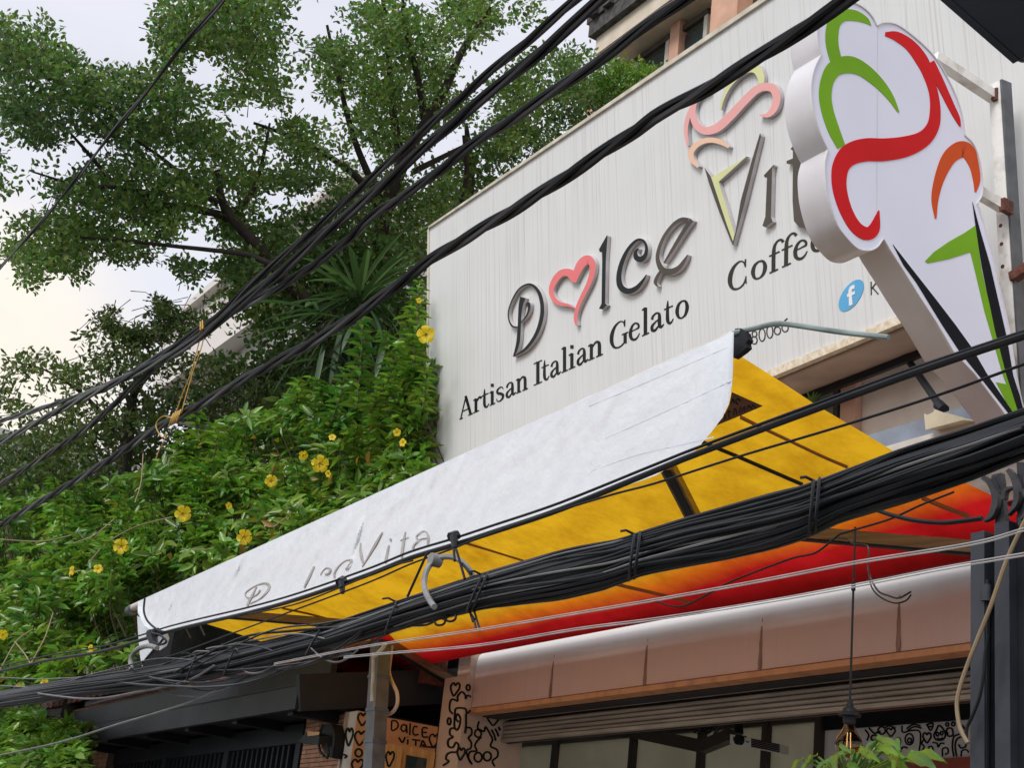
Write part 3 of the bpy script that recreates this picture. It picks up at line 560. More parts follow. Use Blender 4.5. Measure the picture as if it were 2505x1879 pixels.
setword('Coffee', [(182, 400), (428, 602), (610, 760), (745, 900), (885, 1048), (1072, 1235)], LC, lambda x: 728 - .47 * (x - 670), lambda x: 186 + (x - 185) * .02, MT['ink4'], '')
for sh_ in ([oval(466, 1402, 26, 30), oval(463, 1470, 32, 40)], [oval(548, 1412, 33, 68)], [oval(632, 1378, 33, 68)], [oval(714, 1366, 34, 42), [(740, 1262), (700, 1300), (682, 1350)]], [oval(797, 1336, 34, 42), [(822, 1232), (782, 1272), (765, 1320)]], [[(1728, 835), (1730, 980)], [(1790, 838), (1732, 912)], [(1745, 900), (1805, 970)]]):
    mb = MB()
    for i, q in enumerate(sh_): mb.strip(rib(LC(q), 2.4, 4), onS, .0006, .003 + .0004 * i, SGN)
    obj('vinyl_numeral' if len(sh_) < 3 else 'vinyl_letter', mb, MT['ink4'], sign)
mb = MB(); mb.poly(LC([(1513 + 130 * math.cos(t) + 42 * math.sin(t), 985 - 55 * math.cos(t) - 165 * math.sin(t)) for t in np.linspace(0, 2 * PI, 33)[:-1]]), onS, .0006, .003, SGN)
bd = obj('round_badge', mb, MT['blue'], sign, label='round blue badge with a white lower case letter')
mb = MB(); mb.poly(LC([(1550, 868), (1548, 912), (1530, 914), (1520, 928), (1519, 952), (1555, 938), (1552, 970), (1521, 985), (1528, 1085), (1490, 1098), (1488, 997), (1470, 1004), (1470, 970), (1486, 962), (1485, 930), (1500, 892), (1522, 876)]), onS, .0034, .0055, SGN)
obj('badge_letter', mb, MT['white'], bd)

# ================================================================== cone lightbox
CX = -4.8; CXN = np.array([1., 0, 0]); onC = PX_(CX); CT = 0.19
cone = thing('cone_sign', 'big ice cream cone lightbox with red green and orange swirls', 'sign', onC(2200, 600))
K5 = fr(1880, 0, .2826); K6 = fr(1880, 450, .2826)
out = cr_(K5([(455, 470), (432, 380), (422, 260), (440, 150), (500, 75), (590, 25), (680, 5), (760, 20), (850, 75), (910, 145), (943, 213)]), 3)
out += cr_(K5([(943, 213), (1000, 190), (1100, 198), (1200, 258), (1330, 365), (1440, 480), (1530, 620), (1620, 800), (1680, 980), (1707, 1165)]), 3)
out += cr_(K5([(1707, 1165), (1780, 1240), (1830, 1370), (1855, 1520), (1862, 1640)]) + K6([(1850, 110), (1815, 162)]), 3)
out += [np.array(p) for p in K6([(1870, 330), (1950, 620), (2020, 950), (2090, 1250), (2150, 1640)])] + [np.array((2500, 975.)), np.array((2540, 1128.)), np.array((2528, 1118.)), np.array((2451, 1003.))]
out += [np.array(p) for p in K6([(1780, 1640), (1610, 1462), (1450, 1190), (1300, 960), (1160, 735), (1060, 580), (1000, 475)])]
out += cr_(K6([(990, 490), (950, 545), (880, 578), (780, 562), (690, 480), (600, 360), (540, 200), (502, 40)]) + K5([(488, 1480), (492, 1380), (515, 1290)]), 3)
out += cr_(K5([(515, 1290), (470, 1200), (430, 1100), (388, 950), (370, 790), (376, 680), (405, 570), (455, 470)]), 3)
cl = []
for p in out:
    if not cl or np.hypot(p[0] - cl[-1][0], p[1] - cl[-1][1]) > 1.0: cl.append(tuple(p))
if np.hypot(cl[0][0] - cl[-1][0], cl[0][1] - cl[-1][1]) < 1: cl.pop()
mb = MB(); mb.poly(cl, onC, -0.004, 0, CXN); obj('face', mb, MT['cface'], cone)
F = [onC(*p, -0.0045) for p in cl]; n = len(F)
mb = MB(); mb.add(F + [p - CXN * CT for p in F], [(i, (i + 1) % n, n + (i + 1) % n, n + i) for i in range(n)])
shell = obj('side_shell', mb, MT['cside'], cone, smooth=True)
mb = MB().add([p - CXN * (CT + .001) for p in F], [tuple(range(n))]); obj('back_face', mb, MT['cface'], cone)
cen = sum(np.array(c) for c in cl) / n
mb = MB(); rim = [((p[0], p[1]), (p[0] + 0, p[1] + 0)) for p in cl]
pr = []
for i in range(n):
    a = np.array(cl[i - 1]); b = np.array(cl[(i + 1) % n]); t = (b - a) / (np.linalg.norm(b - a) + 1e-9); nn = np.array([-t[1], t[0]]); p = np.array(cl[i]); pr.append((tuple(p), tuple(p + nn * 2.2)))
pr.append(pr[0]); mb.strip(pr, onC, -0.01, 0.006, CXN); obj('edge_trim', mb, MT['cside'], cone)
def cpiece(spec, mt, lab, d=0.002, polys=()):
    mb = MB()
    for i, (pts, w) in enumerate(spec): mb.strip(rib(pts, [x * .2826 for x in w], 7), onC, .0004, d + .0004 * i, CXN)
    for i, p in enumerate(polys): mb.poly(p, onC, .0004, d + .0004 * i, CXN)
    obj('swirl' if spec else 'wafer_stripe', mb, mt, cone, label=lab)
cpiece([(K5([(888, 215), (840, 170), (750, 132), (650, 130), (575, 185), (550, 290), (555, 400), (590, 540)]), [8, 56, 92, 104, 112, 112, 108, 100]),
        (K5([(1128, 968), (1050, 830), (940, 700), (810, 595), (690, 555), (575, 590), (512, 690), (492, 820), (512, 960), (565, 1120), (632, 1270)]), [14, 60, 95, 122, 150, 140, 116, 108, 104, 100, 74])], MT['cgreen'], 'double green swirl at the top of the scoop')
cpiece([(K5([(1012, 290), (1110, 310), (1230, 390), (1330, 520), (1385, 650), (1430, 800), (1445, 950), (1425, 1090), (1340, 1200), (1190, 1265), (1010, 1293), (840, 1295), (710, 1335), (632, 1430), (612, 1560)]) + K6([(630, 100), (682, 250), (760, 375), (850, 428), (915, 385), (957, 228)]), [34, 80, 96, 108, 84, 76, 90, 108, 140, 178, 196, 200, 190, 150, 128, 116, 106, 104, 112, 100, 10]),
        (K5([(1395, 540), (1480, 700), (1575, 900), (1635, 1020), (1662, 1092)]), [90, 74, 60, 46, 10])], MT['cred'], 'long red swirl winding down the scoop', .003)
cpiece([(K5([(1448, 1892), (1442, 1720), (1482, 1540), (1560, 1370), (1655, 1295), (1725, 1310), (1780, 1430), (1803, 1560), (1792, 1662)]), [14, 62, 88, 124, 144, 128, 84, 62, 14])], MT['corange'], 'orange arch at the right of the scoop')
tip = (2534, 1117)
cpiece([], MT['cgreen'], 'green angular wafer stripe', .002, [K6([(1792, 358), (1700, 420), (1560, 500), (1430, 590), (1356, 668), (1380, 686), (1560, 650), (1748, 590), (1790, 760), (1870, 1100), (1940, 1340), (2030, 1655)]) + [(2462, 940), (2437, 935), (2476, 1012), (2500, 1050), (2510, 1040), (2488, 1000)] + K6([(2062, 1659), (1975, 1330), (1915, 1050), (1845, 740)])])
cpiece([], MT['cblack'], 'black wafer stripe along the right edge', .0032, [K6([(1768, 155), (1800, 400), (1850, 720), (1960, 1260), (2062, 1659)]) + [(2490, 1003), (2512, 1044), (2502, 990)] + K6([(2120, 1659), (2062, 1320), (2000, 1050), (1920, 700), (1830, 390)])])
cpiece([], MT['cblack'], 'black wafer stripe along the left edge', .0032, [K6([(1078, 522), (1170, 700), (1280, 850), (1500, 1210), (1660, 1455), (1825, 1659)]) + [(2467, 1010), (2479, 1010)] + K6([(1890, 1640), (1760, 1415), (1620, 1220), (1440, 985), (1275, 775)])])
obj('face_seam', MB().strip([((2146.5, 60), (2147.5, 60)), ((2144, 560), (2145, 560))], onC, .0004, .0012, CXN), MT['cside'], cone)

frame = thing('sign_frame', 'weathered white steel post with two arms holding the cone lightbox', 'frame', onY(2450, 500, 5.6))
p0 = onY(2441, 205, 5.5); p1 = onY(2476, 760, 5.62); p2 = onY(2490, 1000, 5.66); vy = (p2 - p0) / np.linalg.norm(p2 - p0)
obj('post', MB().bar(p0, p2, 0.075, 0.06, (0, 1, 0)), MT['wpaint'], frame)
obj('post_edge', MB().bar(p0 + np.array([.045, 0.01, 0]), p2 + np.array([.045, .01, 0]), 0.012, 0.075, (0, 1, 0)), MT['galv'], frame)
for a, b in (((2285, 140), (2436, 240)), ((2385, 465), (2457, 508))):
    A = onX(*a, CX, -0.09); Bp = onY(*b, 5.5); obj('arm', MB().bar(A, Bp, 0.06, 0.05), MT['wpaint'], frame)
    obj('rust_joint', MB().bar(Bp - (Bp - A) * .02, Bp + np.array([0.03, 0.0, 0]), 0.075, 0.07), MT['rust'], frame)
for yy in (555, 655, 370, 600):
    q = onY(2455 + (yy - 555) * .05, yy, 5.53); mb = MB(); mb.lathe([(0, 0), (.011, 0), (.011, .004)], (0, 0, 0), 8)
    mb.v = [(q[0] + v[0], q[1] - 0.02 - v[2], q[2] + v[1]) for v in mb.v]; obj('bolt', mb, MT['rust'], frame)
mb = MB().bar(onY(2476, 680, 5.58), onY(2540, 640, 5.58), 0.05, 0.05); obj('side_arm', mb, MT['rust'], frame)

# ================================================================== awning
aw = thing('awning', 'retractable awning of yellow cloth fading to red with a white front flap', 'awning', (-8.5, 5.8, 3.8))
FRX, FLX = -4.93, -13.12
nx, ny = 60, 24
mb = MB(); vs = []
for j in range(ny + 1):
    Y = 3.86 + (5.645 - 3.86) * j / ny
    xl = FLX + (0.55 * (Y - 3.8) if Y > 4.4 else 0.55 * 0.6 * (Y - 3.8) / .6) ; xr_ = float(np.interp(Y, [3.8, 4.4, 4.84, 5.17, 5.3, 5.65], [-4.965, -4.94, -4.87, -4.71, -4.66, -4.63]))
    for i in range(nx + 1):
        X = xl + (xr_ - xl) * i / nx; sag = -0.05 * math.sin(PI * j / ny) + 0.006 * math.sin(X * 3 + Y * 2)
        vs.append((X, Y, awz(X, Y) + sag * 0.5))
mb.add(vs, [(j * (nx + 1) + i, j * (nx + 1) + i + 1, (j + 1) * (nx + 1) + i + 1, (j + 1) * (nx + 1) + i) for j in range(ny) for i in range(nx)])
AWC = obj('awning_cloth', mb, MT['awning'], aw, smooth=True)
fl, frp = onY(316, 1484, 3.8), onY(1796, 815, 3.8)
obj('front_bar', MB().tube([fl + np.array([-.03, .03, -.01]), (fl + frp) / 2 + np.array([0, .03, -.012]), frp + np.array([0, .03, 0])], 0.034, 10), MT['pillar_w'], aw, smooth=True)
mb = MB().tube([fl + np.array([-.06, .03, -.03]), fl + np.array([.04, .03, -.03])], 0.048, 12); obj('end_cap', mb, MT['galv'], aw, smooth=True)
# torn sleeve at the right end
pts = [onY(*q, 3.8) for q in fr(1740, 500, .226)([(236, 1390), (260, 1345), (320, 1340), (370, 1385), (385, 1430), (400, 1460), (375, 1500), (385, 1545), (335, 1590), (238, 1660)])]
mb = MB().hexa(pts, (0.0, 0.03, 0.0)); obj('torn_sleeve', mb, MT['dark'], aw)
cp = [onY(*q, 3.79) for q in fr(1740, 500, .226)([(232, 1395), (450, 1345), (640, 1300), (780, 1293), (1000, 1322), (1400, 1382), (1920, 1440)])]
for i, c in enumerate(cp): c[1] += 0.05 * i
cp = [onY(*q, 3.79 + 0.05 * i) for i, q in enumerate(fr(1740, 500, .226)([(232, 1395), (450, 1345), (640, 1300), (780, 1293), (1000, 1322), (1400, 1382), (1920, 1440)]))]
obj('bent_pipe', MB().tube(cr_(cp, 5), 0.0125, 8), mat('green_grey_pipe', (0.20, 0.25, 0.24), 0.4, 0.3, 9), aw, smooth=True)
# white flap
top = [(317, 1481), (500, 1398), (900, 1216), (1300, 1035), (1600, 899), (1795, 811)]
bot = [(337, 1500), (352, 1530), (372, 1545), (395, 1551), (415, 1549), (488, 1526), (610, 1497), (732, 1462), (900, 1404), (1003, 1364), (1207, 1301), (1370, 1246), (1500, 1201), (1605, 1163), (1660, 1130), (1700, 1104), (1738, 1060), (1768, 1020), (1784, 985), (1791, 940), (1795, 880), (1795, 830)]
def polyx(P, x): return np.interp(x, [p[0] for p in P], [p[1] for p in P])
rw = np.random.default_rng(23); NF = 170
FX, FZ = rw.uniform(-13.4, -4.6, NF), rw.uniform(3.6, 4.25, NF); FS = rw.uniform(.15, .75, NF); FW = rw.uniform(.024, .055, NF); FL_ = rw.uniform(.20, .40, NF); FA = rw.uniform(.003, .012, NF) * rw.choice([1, 1, -1], NF) * 1.0 * (FW / .055) * (FL_ / .34) ** .5
def wr(X, z):
    dz = z - FZ; u = (X - FX - FS * dz) / FW
    return float(np.sum(FA * np.exp(-u * u) * np.exp(-(dz / FL_) ** 2))) + .0035 * math.sin(X * 19 - z * 23 + 2 * math.sin(X * 5.3)) * math.sin(z * 11 + X * 3.7) - .006
nu, nv = 260, 26; mb = MB(); vs = []
xs = np.concatenate([np.linspace(337, 420, 26), np.linspace(420, 1600, 320)[1:], np.linspace(1600, 1795, 80)[1:]])
nu = len(xs)
for x in xs:
    yt = polyx(top, x); yb = max(polyx(bot, x), yt + 2)
    for j in range(nv + 1):
        t = j / nv; xx = x + 12 * (t if x > 500 else 0) * 0
        p = onY(xx, yt + (yb - yt) * t, 3.755)
        d = wr(p[0], p[2]) * min(1, t * 4) - 0.05 * t * t
        curl = 0.10 * max(0, (x - 1620) / 175) ** 2 * t
        vs.append(onY(xx, yt + (yb - yt) * t, 3.755 + d - curl))
mb.add(vs, [(i * (nv + 1) + j, i * (nv + 1) + j + 1, (i + 1) * (nv + 1) + j + 1, (i + 1) * (nv + 1) + j) for i in range(nu - 1) for j in range(nv)])
VAL = obj('front_flap', mb, MT['valance'], aw, smooth=True)
FV = fr(300, 1400, 400 / 2212)
mb = MB(); q = [onY(*p, 3.86) for p in FV([(195, 590), (330, 690), (480, 800), (600, 830), (625, 900), (590, 1000), (500, 1060), (410, 1040), (300, 1170), (260, 1280), (230, 1100), (210, 850)])]
mb.hexa(q, (0, 0.006, 0)); obj('flap_tail', mb, MT['valance'], aw)
# hem seams on the flap
def onV(x, y, off=0):
    p = onY(x, y, 3.755); t = np.clip((y - polyx(top, x)) / max(1, polyx(bot, x) - polyx(top, x)), 0, 1)
    d = wr(p[0], p[2]) * min(1, t * 4) - 0.05 * t * t - 0.10 * max(0, (x - 1620) / 175) ** 2 * t
    return onY(x, y, 3.755 + d - off)
for pts in ([(1440, 993), (1600, 926), (1780, 848)], [(1480, 1072), (1640, 1000), (1790, 930)], [(1450, 1150), (1560, 1112), (1690, 1082), (1745, 1070)], [(1440, 1162), (1452, 1146), (1470, 1136)]):
    obj('hem_seam', MB().strip(rib(pts, 3.2, 10), onV, -.001, .0013, NYV), MT['valance'], aw)
VS = fr(580, 1280, .226)
for spec in ([([(105, 895), (150, 800), (185, 735), (208, 690)], [26, 22, 16, 12]), ([(140, 872), (240, 820), (320, 745), (345, 680), (300, 650), (210, 672), (120, 725), (84, 772), (110, 808), (165, 800), (220, 765), (245, 725)], [6, 10, 18, 24, 16, 8, 8, 10, 10, 8, 10, 14])],
             [([(720, 698), (770, 600), (832, 470)], [10, 22, 14])], [([(898, 560), (935, 505), (975, 482), (1008, 505), (985, 545), (945, 555)], [8, 8, 12, 16, 16, 8])],
             [([(1050, 592), (1052, 540), (1090, 475), (1160, 412), (1240, 397), (1200, 465), (1170, 500)], [18, 18, 12, 8, 12, 14, 8])],
             [([(1335, 215), (1332, 300), (1345, 380), (1360, 432)], [10, 22, 26, 12]), ([(1570, 96), (1500, 220), (1420, 360), (1350, 472)], [6, 24, 16, 6])], [([(1640, 240), (1622, 330), (1600, 430)], [14, 24, 24]), ([(1648, 180), (1666, 178)], 26)],
             [([(1820, 95), (1795, 220), (1775, 368)], [10, 22, 26]), ([(1765, 190), (1810, 165), (1852, 152)], 7)], [([(1950, 168), (1935, 145), (1990, 95), (2040, 92), (2064, 150), (2060, 235)], [14, 10, 8, 12, 22, 18]), ([(2055, 160), (1975, 178), (1915, 230), (1895, 285)], [8, 10, 12, 16])]):
    mb = MB()
    for i, (pts, w) in enumerate(spec):
        w = [x * .226 for x in (w if hasattr(w, '__len__') else [w] * len(pts))]; mb.strip(rib(VS(pts), w, 5), onV, .004, .007 + .0004 * i, NYV)
    obj('printed_letter', mb, MT['print'], aw)
# seams and labels under the cloth
def under(pts, w, name, mt, d0=-.004, d1=.012):
    mb = MB(); mb.strip(rib(pts, w, 6), lambda x, y, off=0: onA(x, y, 0.02 + off), d0, d1, np.array([0, 0, -1.])); return obj(name, mb, mt, aw)
A2 = fr(1605, 600, .4069)
under(A2([(505, 1040), (640, 1105), (800, 1180), (1000, 1275), (1150, 1340)]), 4.5, 'cloth_seam', MT['seam'])
under([(1135, 1330), (1210, 1352), (1296, 1378)], 3.0, 'cloth_seam', MT['seam'])
under([(1502, 1432), (1600, 1455), (1690, 1478)], 2.4, 'cloth_seam', MT['seam'])
under([(2255, 1222), (2310, 1245), (2372, 1268)], 4.0, 'cloth_seam', MT['seam'])
under([(690, 1490), (760, 1505), (830, 1525)], 2.4, 'cloth_seam', MT['seam'])
obj('stay', MB().tube([onA(*A2([(270, 1180)])[0], .08), onA(*A2([(500, 1275)])[0], .05), onA(*A2([(880, 1440)])[0], .05)], 0.010, 6), MT['dark'], aw, smooth=True)
pp = A2([(455, 885), (640, 968), (520, 1020), (360, 1085), (400, 1040), (440, 960)])
mb = MB().poly(pp, lambda x, y, off=0: onA(x, y, 0.03 + off), 0, .002, np.array([0, 0, -1.])); PT = obj('cloth_label', mb, MT['patch'], aw)
mb = MB()
for i, q in enumerate(([(600, 985), (580, 960), (575, 985), (555, 965), (548, 990)], [(535, 1000), (530, 972), (515, 1005)], [(508, 975), (500, 1010)], [(485, 1020), (478, 985)], [(470, 985), (465, 1025)], [(440, 1040), (432, 1000), (448, 1005)], [(415, 1050), (408, 1015)], [(505, 940), (490, 925), (478, 945), (492, 960)], [(470, 950), (460, 930), (450, 955)])):
    mb.strip(rib(A2(q), 2.2, 3), lambda x, y, off=0: onA(x, y, 0.03 + off), .0025, .004 + .0003 * i, np.array([0, 0, -1.]))
obj('label_lettering', mb, MT['ink3'], PT)
# folding arms
def arm(pa, pb, w, h):
    m = MB().bar(pa, pb, w, h); m2 = MB().bar(pa + np.array([0, 0, -h / 2 - .004]), pb + np.array([0, 0, -h / 2 - .004]), w * .55, .007)
    o = obj('folding_arm', m, MT['arm'], aw); obj('arm_rib', m2, MT['dark2'], o); return o
hand = onA(1632, 1140, .10); elbow = onA(1705, 1283, .12)
arm(hand, elbow, .075, .05)
arm(onA(1930, 1303, .10), onA(2420, 1345, .10), .085, .06)
arm(elbow + np.array([-.02, 0, -.02]), onA(1960, 1306, .12), .07, .05)
obj('elbow_joint', MB().lathe([(0, -.06), (.05, -.06), (.055, 0), (.05, .04), (0, .04)], elbow, 12), MT['dark'], aw, smooth=True)
arm(onA(545, 1502, .06), onA(880, 1530, .10), .09, .06)
arm(onA(880, 1532, .10), onA(1105, 1668, .03), .08, .06)
obj('wall_bracket', MB().box(-11.2, -10.8, 5.6, 5.8, 3.45, 3.75), MT['rust'], aw)
mb = MB(); prof = [(5.44, 3.80), (5.50, 3.83), (5.62, 3.80), (5.69, 3.74), (5.70, 3.66), (5.68, 3.625), (5.652, 3.618), (5.648, 3.68), (5.60, 3.74), (5.48, 3.775)]; n_ = len(prof)
mb.add([(x, y, z) for x in (-11.6, -4.64) for y, z in prof], [(i, (i + 1) % n_, n_ + (i + 1) % n_, n_ + i) for i in range(n_)] + [tuple(range(n_)), tuple(range(n_, 2 * n_))])
obj('shade_cover', mb, mat('maroon_shade_cover', (0.16, 0.012, 0.016), 0.6, 0.15, 3), aw, smooth=True)  # opaque cover added over the cloth end to block light and darken it

# ================================================================== overhead cables
YC = 2.4
def pathY(pts, Y, k=6):
    P = [onY(x, y, Y) for x, y in pts]; return cr_(P, k)
def resample(P, n):
    P = np.array(P); s = np.r_[0, np.cumsum(np.linalg.norm(np.diff(P, axis=0), axis=1))]
    t = np.linspace(0, s[-1], n); return np.stack([np.interp(t, s, P[:, i]) for i in range(3)], 1), t
def extend(P, a=0.0, b=0.0):
    P = [np.array(p) for p in P]
    if a: P = [P[0] + (P[0] - P[1]) / np.linalg.norm(P[0] - P[1]) * a] + P
    if b: P = P + [P[-1] + (P[-1] - P[-2]) / np.linalg.norm(P[-1] - P[-2]) * b]
    return P
def twisted(name, label, pts, Y, r, R, n, pitch, ph=0, mats=None, group='twisted overhead cables'):
    P, t = resample(extend(pathY(pts, Y), 6, 4), 420)
    th = thing(name, label, 'cable', P[len(P) // 2], group)
    T = np.gradient(P, axis=0); T /= np.linalg.norm(T, axis=1)[:, None]
    A = np.cross(T, (0, 0, 1.)); A /= np.linalg.norm(A, axis=1)[:, None]; B = np.cross(A, T)
    for k in range(n):
        a = ph + 2 * PI * k / n + 2 * PI * t / pitch + 0.5 * np.sin(t * 1.3 + ph)
        q = P + (A * np.cos(a)[:, None] + B * np.sin(a)[:, None]) * R
        obj('strand', MB().tube(q, r, 6), (mats or [MT['cable'], MT['cable'], MT['cable2']])[k % 3], th, smooth=True)
    return th
T1p = [(0, 1031), (224, 958), (366, 885), (529, 775), (610, 698), (724, 600), (800, 533), (881, 460), (995, 358), (1093, 269), (1190, 183), (1288, 102), (1402, 4)]
T2p = [(0, 1084), (155, 999), (427, 864), (549, 775), (724, 633), (800, 565), (881, 500), (995, 399), (1085, 321), (1166, 252), (1288, 155), (1402, 57), (1465, 2)]
T3p = [(0, 1186), (122, 1109), (228, 1035), (325, 946), (407, 877), (570, 763), (692, 698), (834, 600), (906, 533), (1028, 452), (1150, 358), (1268, 281), (1370, 212), (1492, 130), (1593, 53), (1668, 2)]
T4p = [(0, 1285), (122, 1214), (244, 1141), (366, 1060), (468, 1003), (610, 921), (773, 832), (900, 751), (1052, 637), (1166, 567), (1288, 494), (1410, 415), (1553, 320), (1605, 283), (1707, 230), (1800, 173), (1890, 119), (2012, 38), (2072, -2)]
twisted('twisted_cable', 'uppermost twisted cable of the steep group crossing the tree', T1p, YC, .010, .011, 3, 1.7, .4)
twisted('twisted_cable', 'thick twisted cable right under the uppermost one with pale edges', T2p, YC - .04, .012, .014, 3, 2.1, 1.2, [MT['cable'], MT['cable2'], MT['cable2']])
twisted('twisted_cable', 'third twisted cable ending above the rear building windows', T3p, YC + .03, .011, .012, 3, 1.5, 2.2)
twisted('twisted_cable', 'lowest twisted cable of the steep group crossing the big white sign', T4p, YC, .0125, .0135, 3, 1.35, 0.2, [MT['cable'], MT['cable'], MT['cable2']])
twisted('overhead_cable', 'single cable rising steeply alone across the left tree crown', [(0, 655), (102, 541), (195, 427), (277, 321), (366, 216), (447, 110), (529, 20), (552, -8)], YC, .011, .009, 2, 3.0, .7, [MT['cable'], MT['cable2']])
# lashed bundle
TOP = [(-60, 1704), (0, 1692), (163, 1664), (325, 1639), (468, 1611), (610, 1578), (773, 1540), (873, 1505), (995, 1464), (1186, 1403), (1370, 1346), (1512, 1322), (1686, 1267), (1971, 1186), (2195, 1103), (2358, 1052), (2505, 1001), (2620, 962)]
BOT = [(-60, 1743), (0, 1733), (163, 1708), (325, 1688), (488, 1668), (651, 1631), (814, 1590), (881, 1570), (1012, 1529), (1146, 1497), (1186, 1487), (1370, 1468), (1471, 1444), (1573, 1406), (1768, 1371), (1890, 1342), (1963, 1318), (2052, 1276), (2215, 1227), (2378, 1170), (2505, 1117), (2620, 1072)]
bund = thing('cable_bundle', 'thick bundle of many black cables lashed together crossing in front of the awning', 'cables', onY(1400, 1400, YC))
bxs = np.linspace(-60, 2620, 90); rb = random.Random(5)
NB = 40
for k in range(NB):
    s0 = (k + .5) / NB; ph = rb.uniform(0, 6.28); f1 = rb.uniform(.6, 1.6); am = rb.uniform(.03, .22)
    P = []
    for x in bxs:
        u = (x + 60) / 2680; s_ = np.clip(s0 + am * math.sin(ph + f1 * 6.28 * u) + .03 * math.sin(ph * 2 + 23 * u), 0.02, .98)
        yt, yb = polyx(TOP, x), polyx(BOT, x)
        hw = math.sqrt(max(0, 1 - (2 * s_ - 1) ** 2))
        dy = (-0.05 * hw if k % 3 else 0.03 * hw) + .008 * math.sin(ph + 9 * u)
        P.append(onY(x, yt + (yb - yt) * s_, YC + dy))
    r = rb.choice([.0045, .005, .006, .0065, .0075, .0085, .004])
    mt = MT['cable3'] if k % 9 == 4 else (MT['cable2'] if k % 3 == 0 else MT['cable'])
    if k % 9 == 4: r = .004
    obj('cable', MB().tube(P, r, 6), mt, bund, smooth=True)
P0 = []
for x in bxs:
    yt, yb = polyx(TOP, x), polyx(BOT, x); P0.append(onY(x, (yt + yb) / 2, YC))
obj('core_cables', MB().tube(P0, [0.36 * np.linalg.norm(onY(x, polyx(BOT, x), YC) - onY(x, polyx(TOP, x), YC)) for x in bxs], 10), MT['cable'], bund, smooth=True)
for k in range(11):      # slack strands that stray out of the lashing on the left
    xa = rb.uniform(-60, 500); xb = xa + rb.uniform(320, 640); ph = rb.uniform(0, 6); P = []; dl = rb.uniform(8, 30) * rb.choice([1, 1, -1])
    s0 = .9 if dl > 0 else .1
    for x in np.linspace(xa, xb, 24):
        u = (x - xa) / (xb - xa); yt, yb = polyx(TOP, x), polyx(BOT, x); P.append(onY(x, yt + (yb - yt) * (s0 + (.5 - s0) * (2 * u - 1) ** 4) + dl * math.sin(PI * u) ** 1.5 * (1 + .25 * math.sin(ph + 9 * u)), YC - .05 + .02 * math.sin(ph + 5 * u)))
    obj('slack_cable', MB().tube(P, rb.choice([.0035, .0045, .006]), 5), MT[rb.choice(['cable', 'cable2', 'cable2', 'cable3'])], bund, smooth=True)
def tie(x, dx, w=2):
    m = MB()
    for i in range(w):
        xx = x + i * 14; q = []
        for t in np.linspace(0, 2 * PI, 20):
            yt, yb = polyx(TOP, xx), polyx(BOT, xx); yc, h = (yt + yb) / 2, (yb - yt) / 2 + 5
            q.append(onY(xx + dx * (-math.cos(t)) * .5, yc - h * math.cos(t), YC - .085 * math.sin(t)))
        m.tube(q, .0045, 5)
    q0 = onY(x + dx * -.5, polyx(TOP, x) - 4, YC); m.tube([q0, onY(x + dx * -.5 - 20, polyx(TOP, x) - 14, YC - .03), onY(x + dx * -.5 - 34, polyx(TOP, x) - 12, YC - .04)], .004, 5)
    obj('tie', m, MT['cable'], bund, smooth=True)
for x, dx, w in ((1985, -12, 2), (1545, -14, 2), (1160, -40, 2), (955, -30, 1), (560, -30, 1), (765, -40, 1), (465, -25, 1)): tie(x, dx, w)
mb = MB()
B4 = fr(800, 1204, .4069)
for q in ([(520, 805), (600, 800), (660, 770), (730, 745)], [(640, 770), (660, 800), (700, 795), (725, 740)], [(690, 760), (740, 780), (770, 765), (775, 735)]): obj('loose_loop', MB().tube(pathY(B4(q), YC - .03), .0042, 5), MT['cable'], bund, smooth=True)
mb = MB()
for q in ([(855, 720), (880, 760), (895, 825)], [(880, 700), (900, 770), (918, 825)], [(862, 735), (878, 780), (890, 760)]): obj('loose_end', MB().tube(pathY(B4(q), YC - .03), .004, 5), MT['cable'], bund, smooth=True)
mb = MB()
B3 = fr(0, 1204, .4069)
for q in ([(1240, 945), (1300, 932), (1380, 932), (1430, 950)], [(1140, 990), (1180, 960), (1260, 960)]): obj('loose_loop', MB().tube(pathY(B3(q), YC - .06), .0038, 5), MT['cable3'], bund, smooth=True)
mb = MB()
for q in ([(1870, 940), (1940, 1000), (2020, 1025), (2090, 1000), (2150, 950)], [(1455, 1065), (1500, 1090), (1570, 1085), (1660, 1040)]): obj('loose_loop', MB().tube(pathY(B3(q), YC - .06), .0038, 5), MT['cable3'], bund, smooth=True)

def wire(name, label, pts, Y, r, mt, cat='cable', group=None, ext=(0, 0), n2=0):
    P = extend(pathY(pts, Y), *ext)
    if n2:
        th = thing(name, label, cat, P[len(P) // 2], group)
        for k in range(2): obj('conductor', MB().tube([p + np.array([0, 0, (k - .5) * n2]) for p in P], r, 5), mt, th, smooth=True)
        return th
    mb = MB().tube(P, r, 6); o = obj(name, mb, mt, None, smooth=True); return tag(o, label, cat, group)
Mp = [(0, 1643), (122, 1615), (244, 1595), (366, 1560), (411, 1546), (488, 1527), (610, 1499), (732, 1465), (900, 1407), (1003, 1366), (1109, 1334), (1207, 1302), (1370, 1247), (1605, 1151), (1686, 1118), (1849, 1056), (2012, 995), (2215, 920), (2378, 864), (2505, 822)]
sc_ = thing('service_cable', 'thick black cable with a thinner one clipped on top running along the flap edge', 'cable', onY(1300, 1275, YC + .06))
PM = extend(pathY(Mp, YC + .06), 3, 2)
obj('main_line', MB().tube(PM, .0095, 8), MT['cable'], sc_, smooth=True)
up = [(x, y - 11 - max(0, (1100 - abs(x - 1300)) / 1100) * 6) for x, y in Mp]
obj('rider_line', MB().tube(extend(pathY(up, YC + .06), 3, 2), .0045, 6), MT['cable'], sc_, smooth=True)
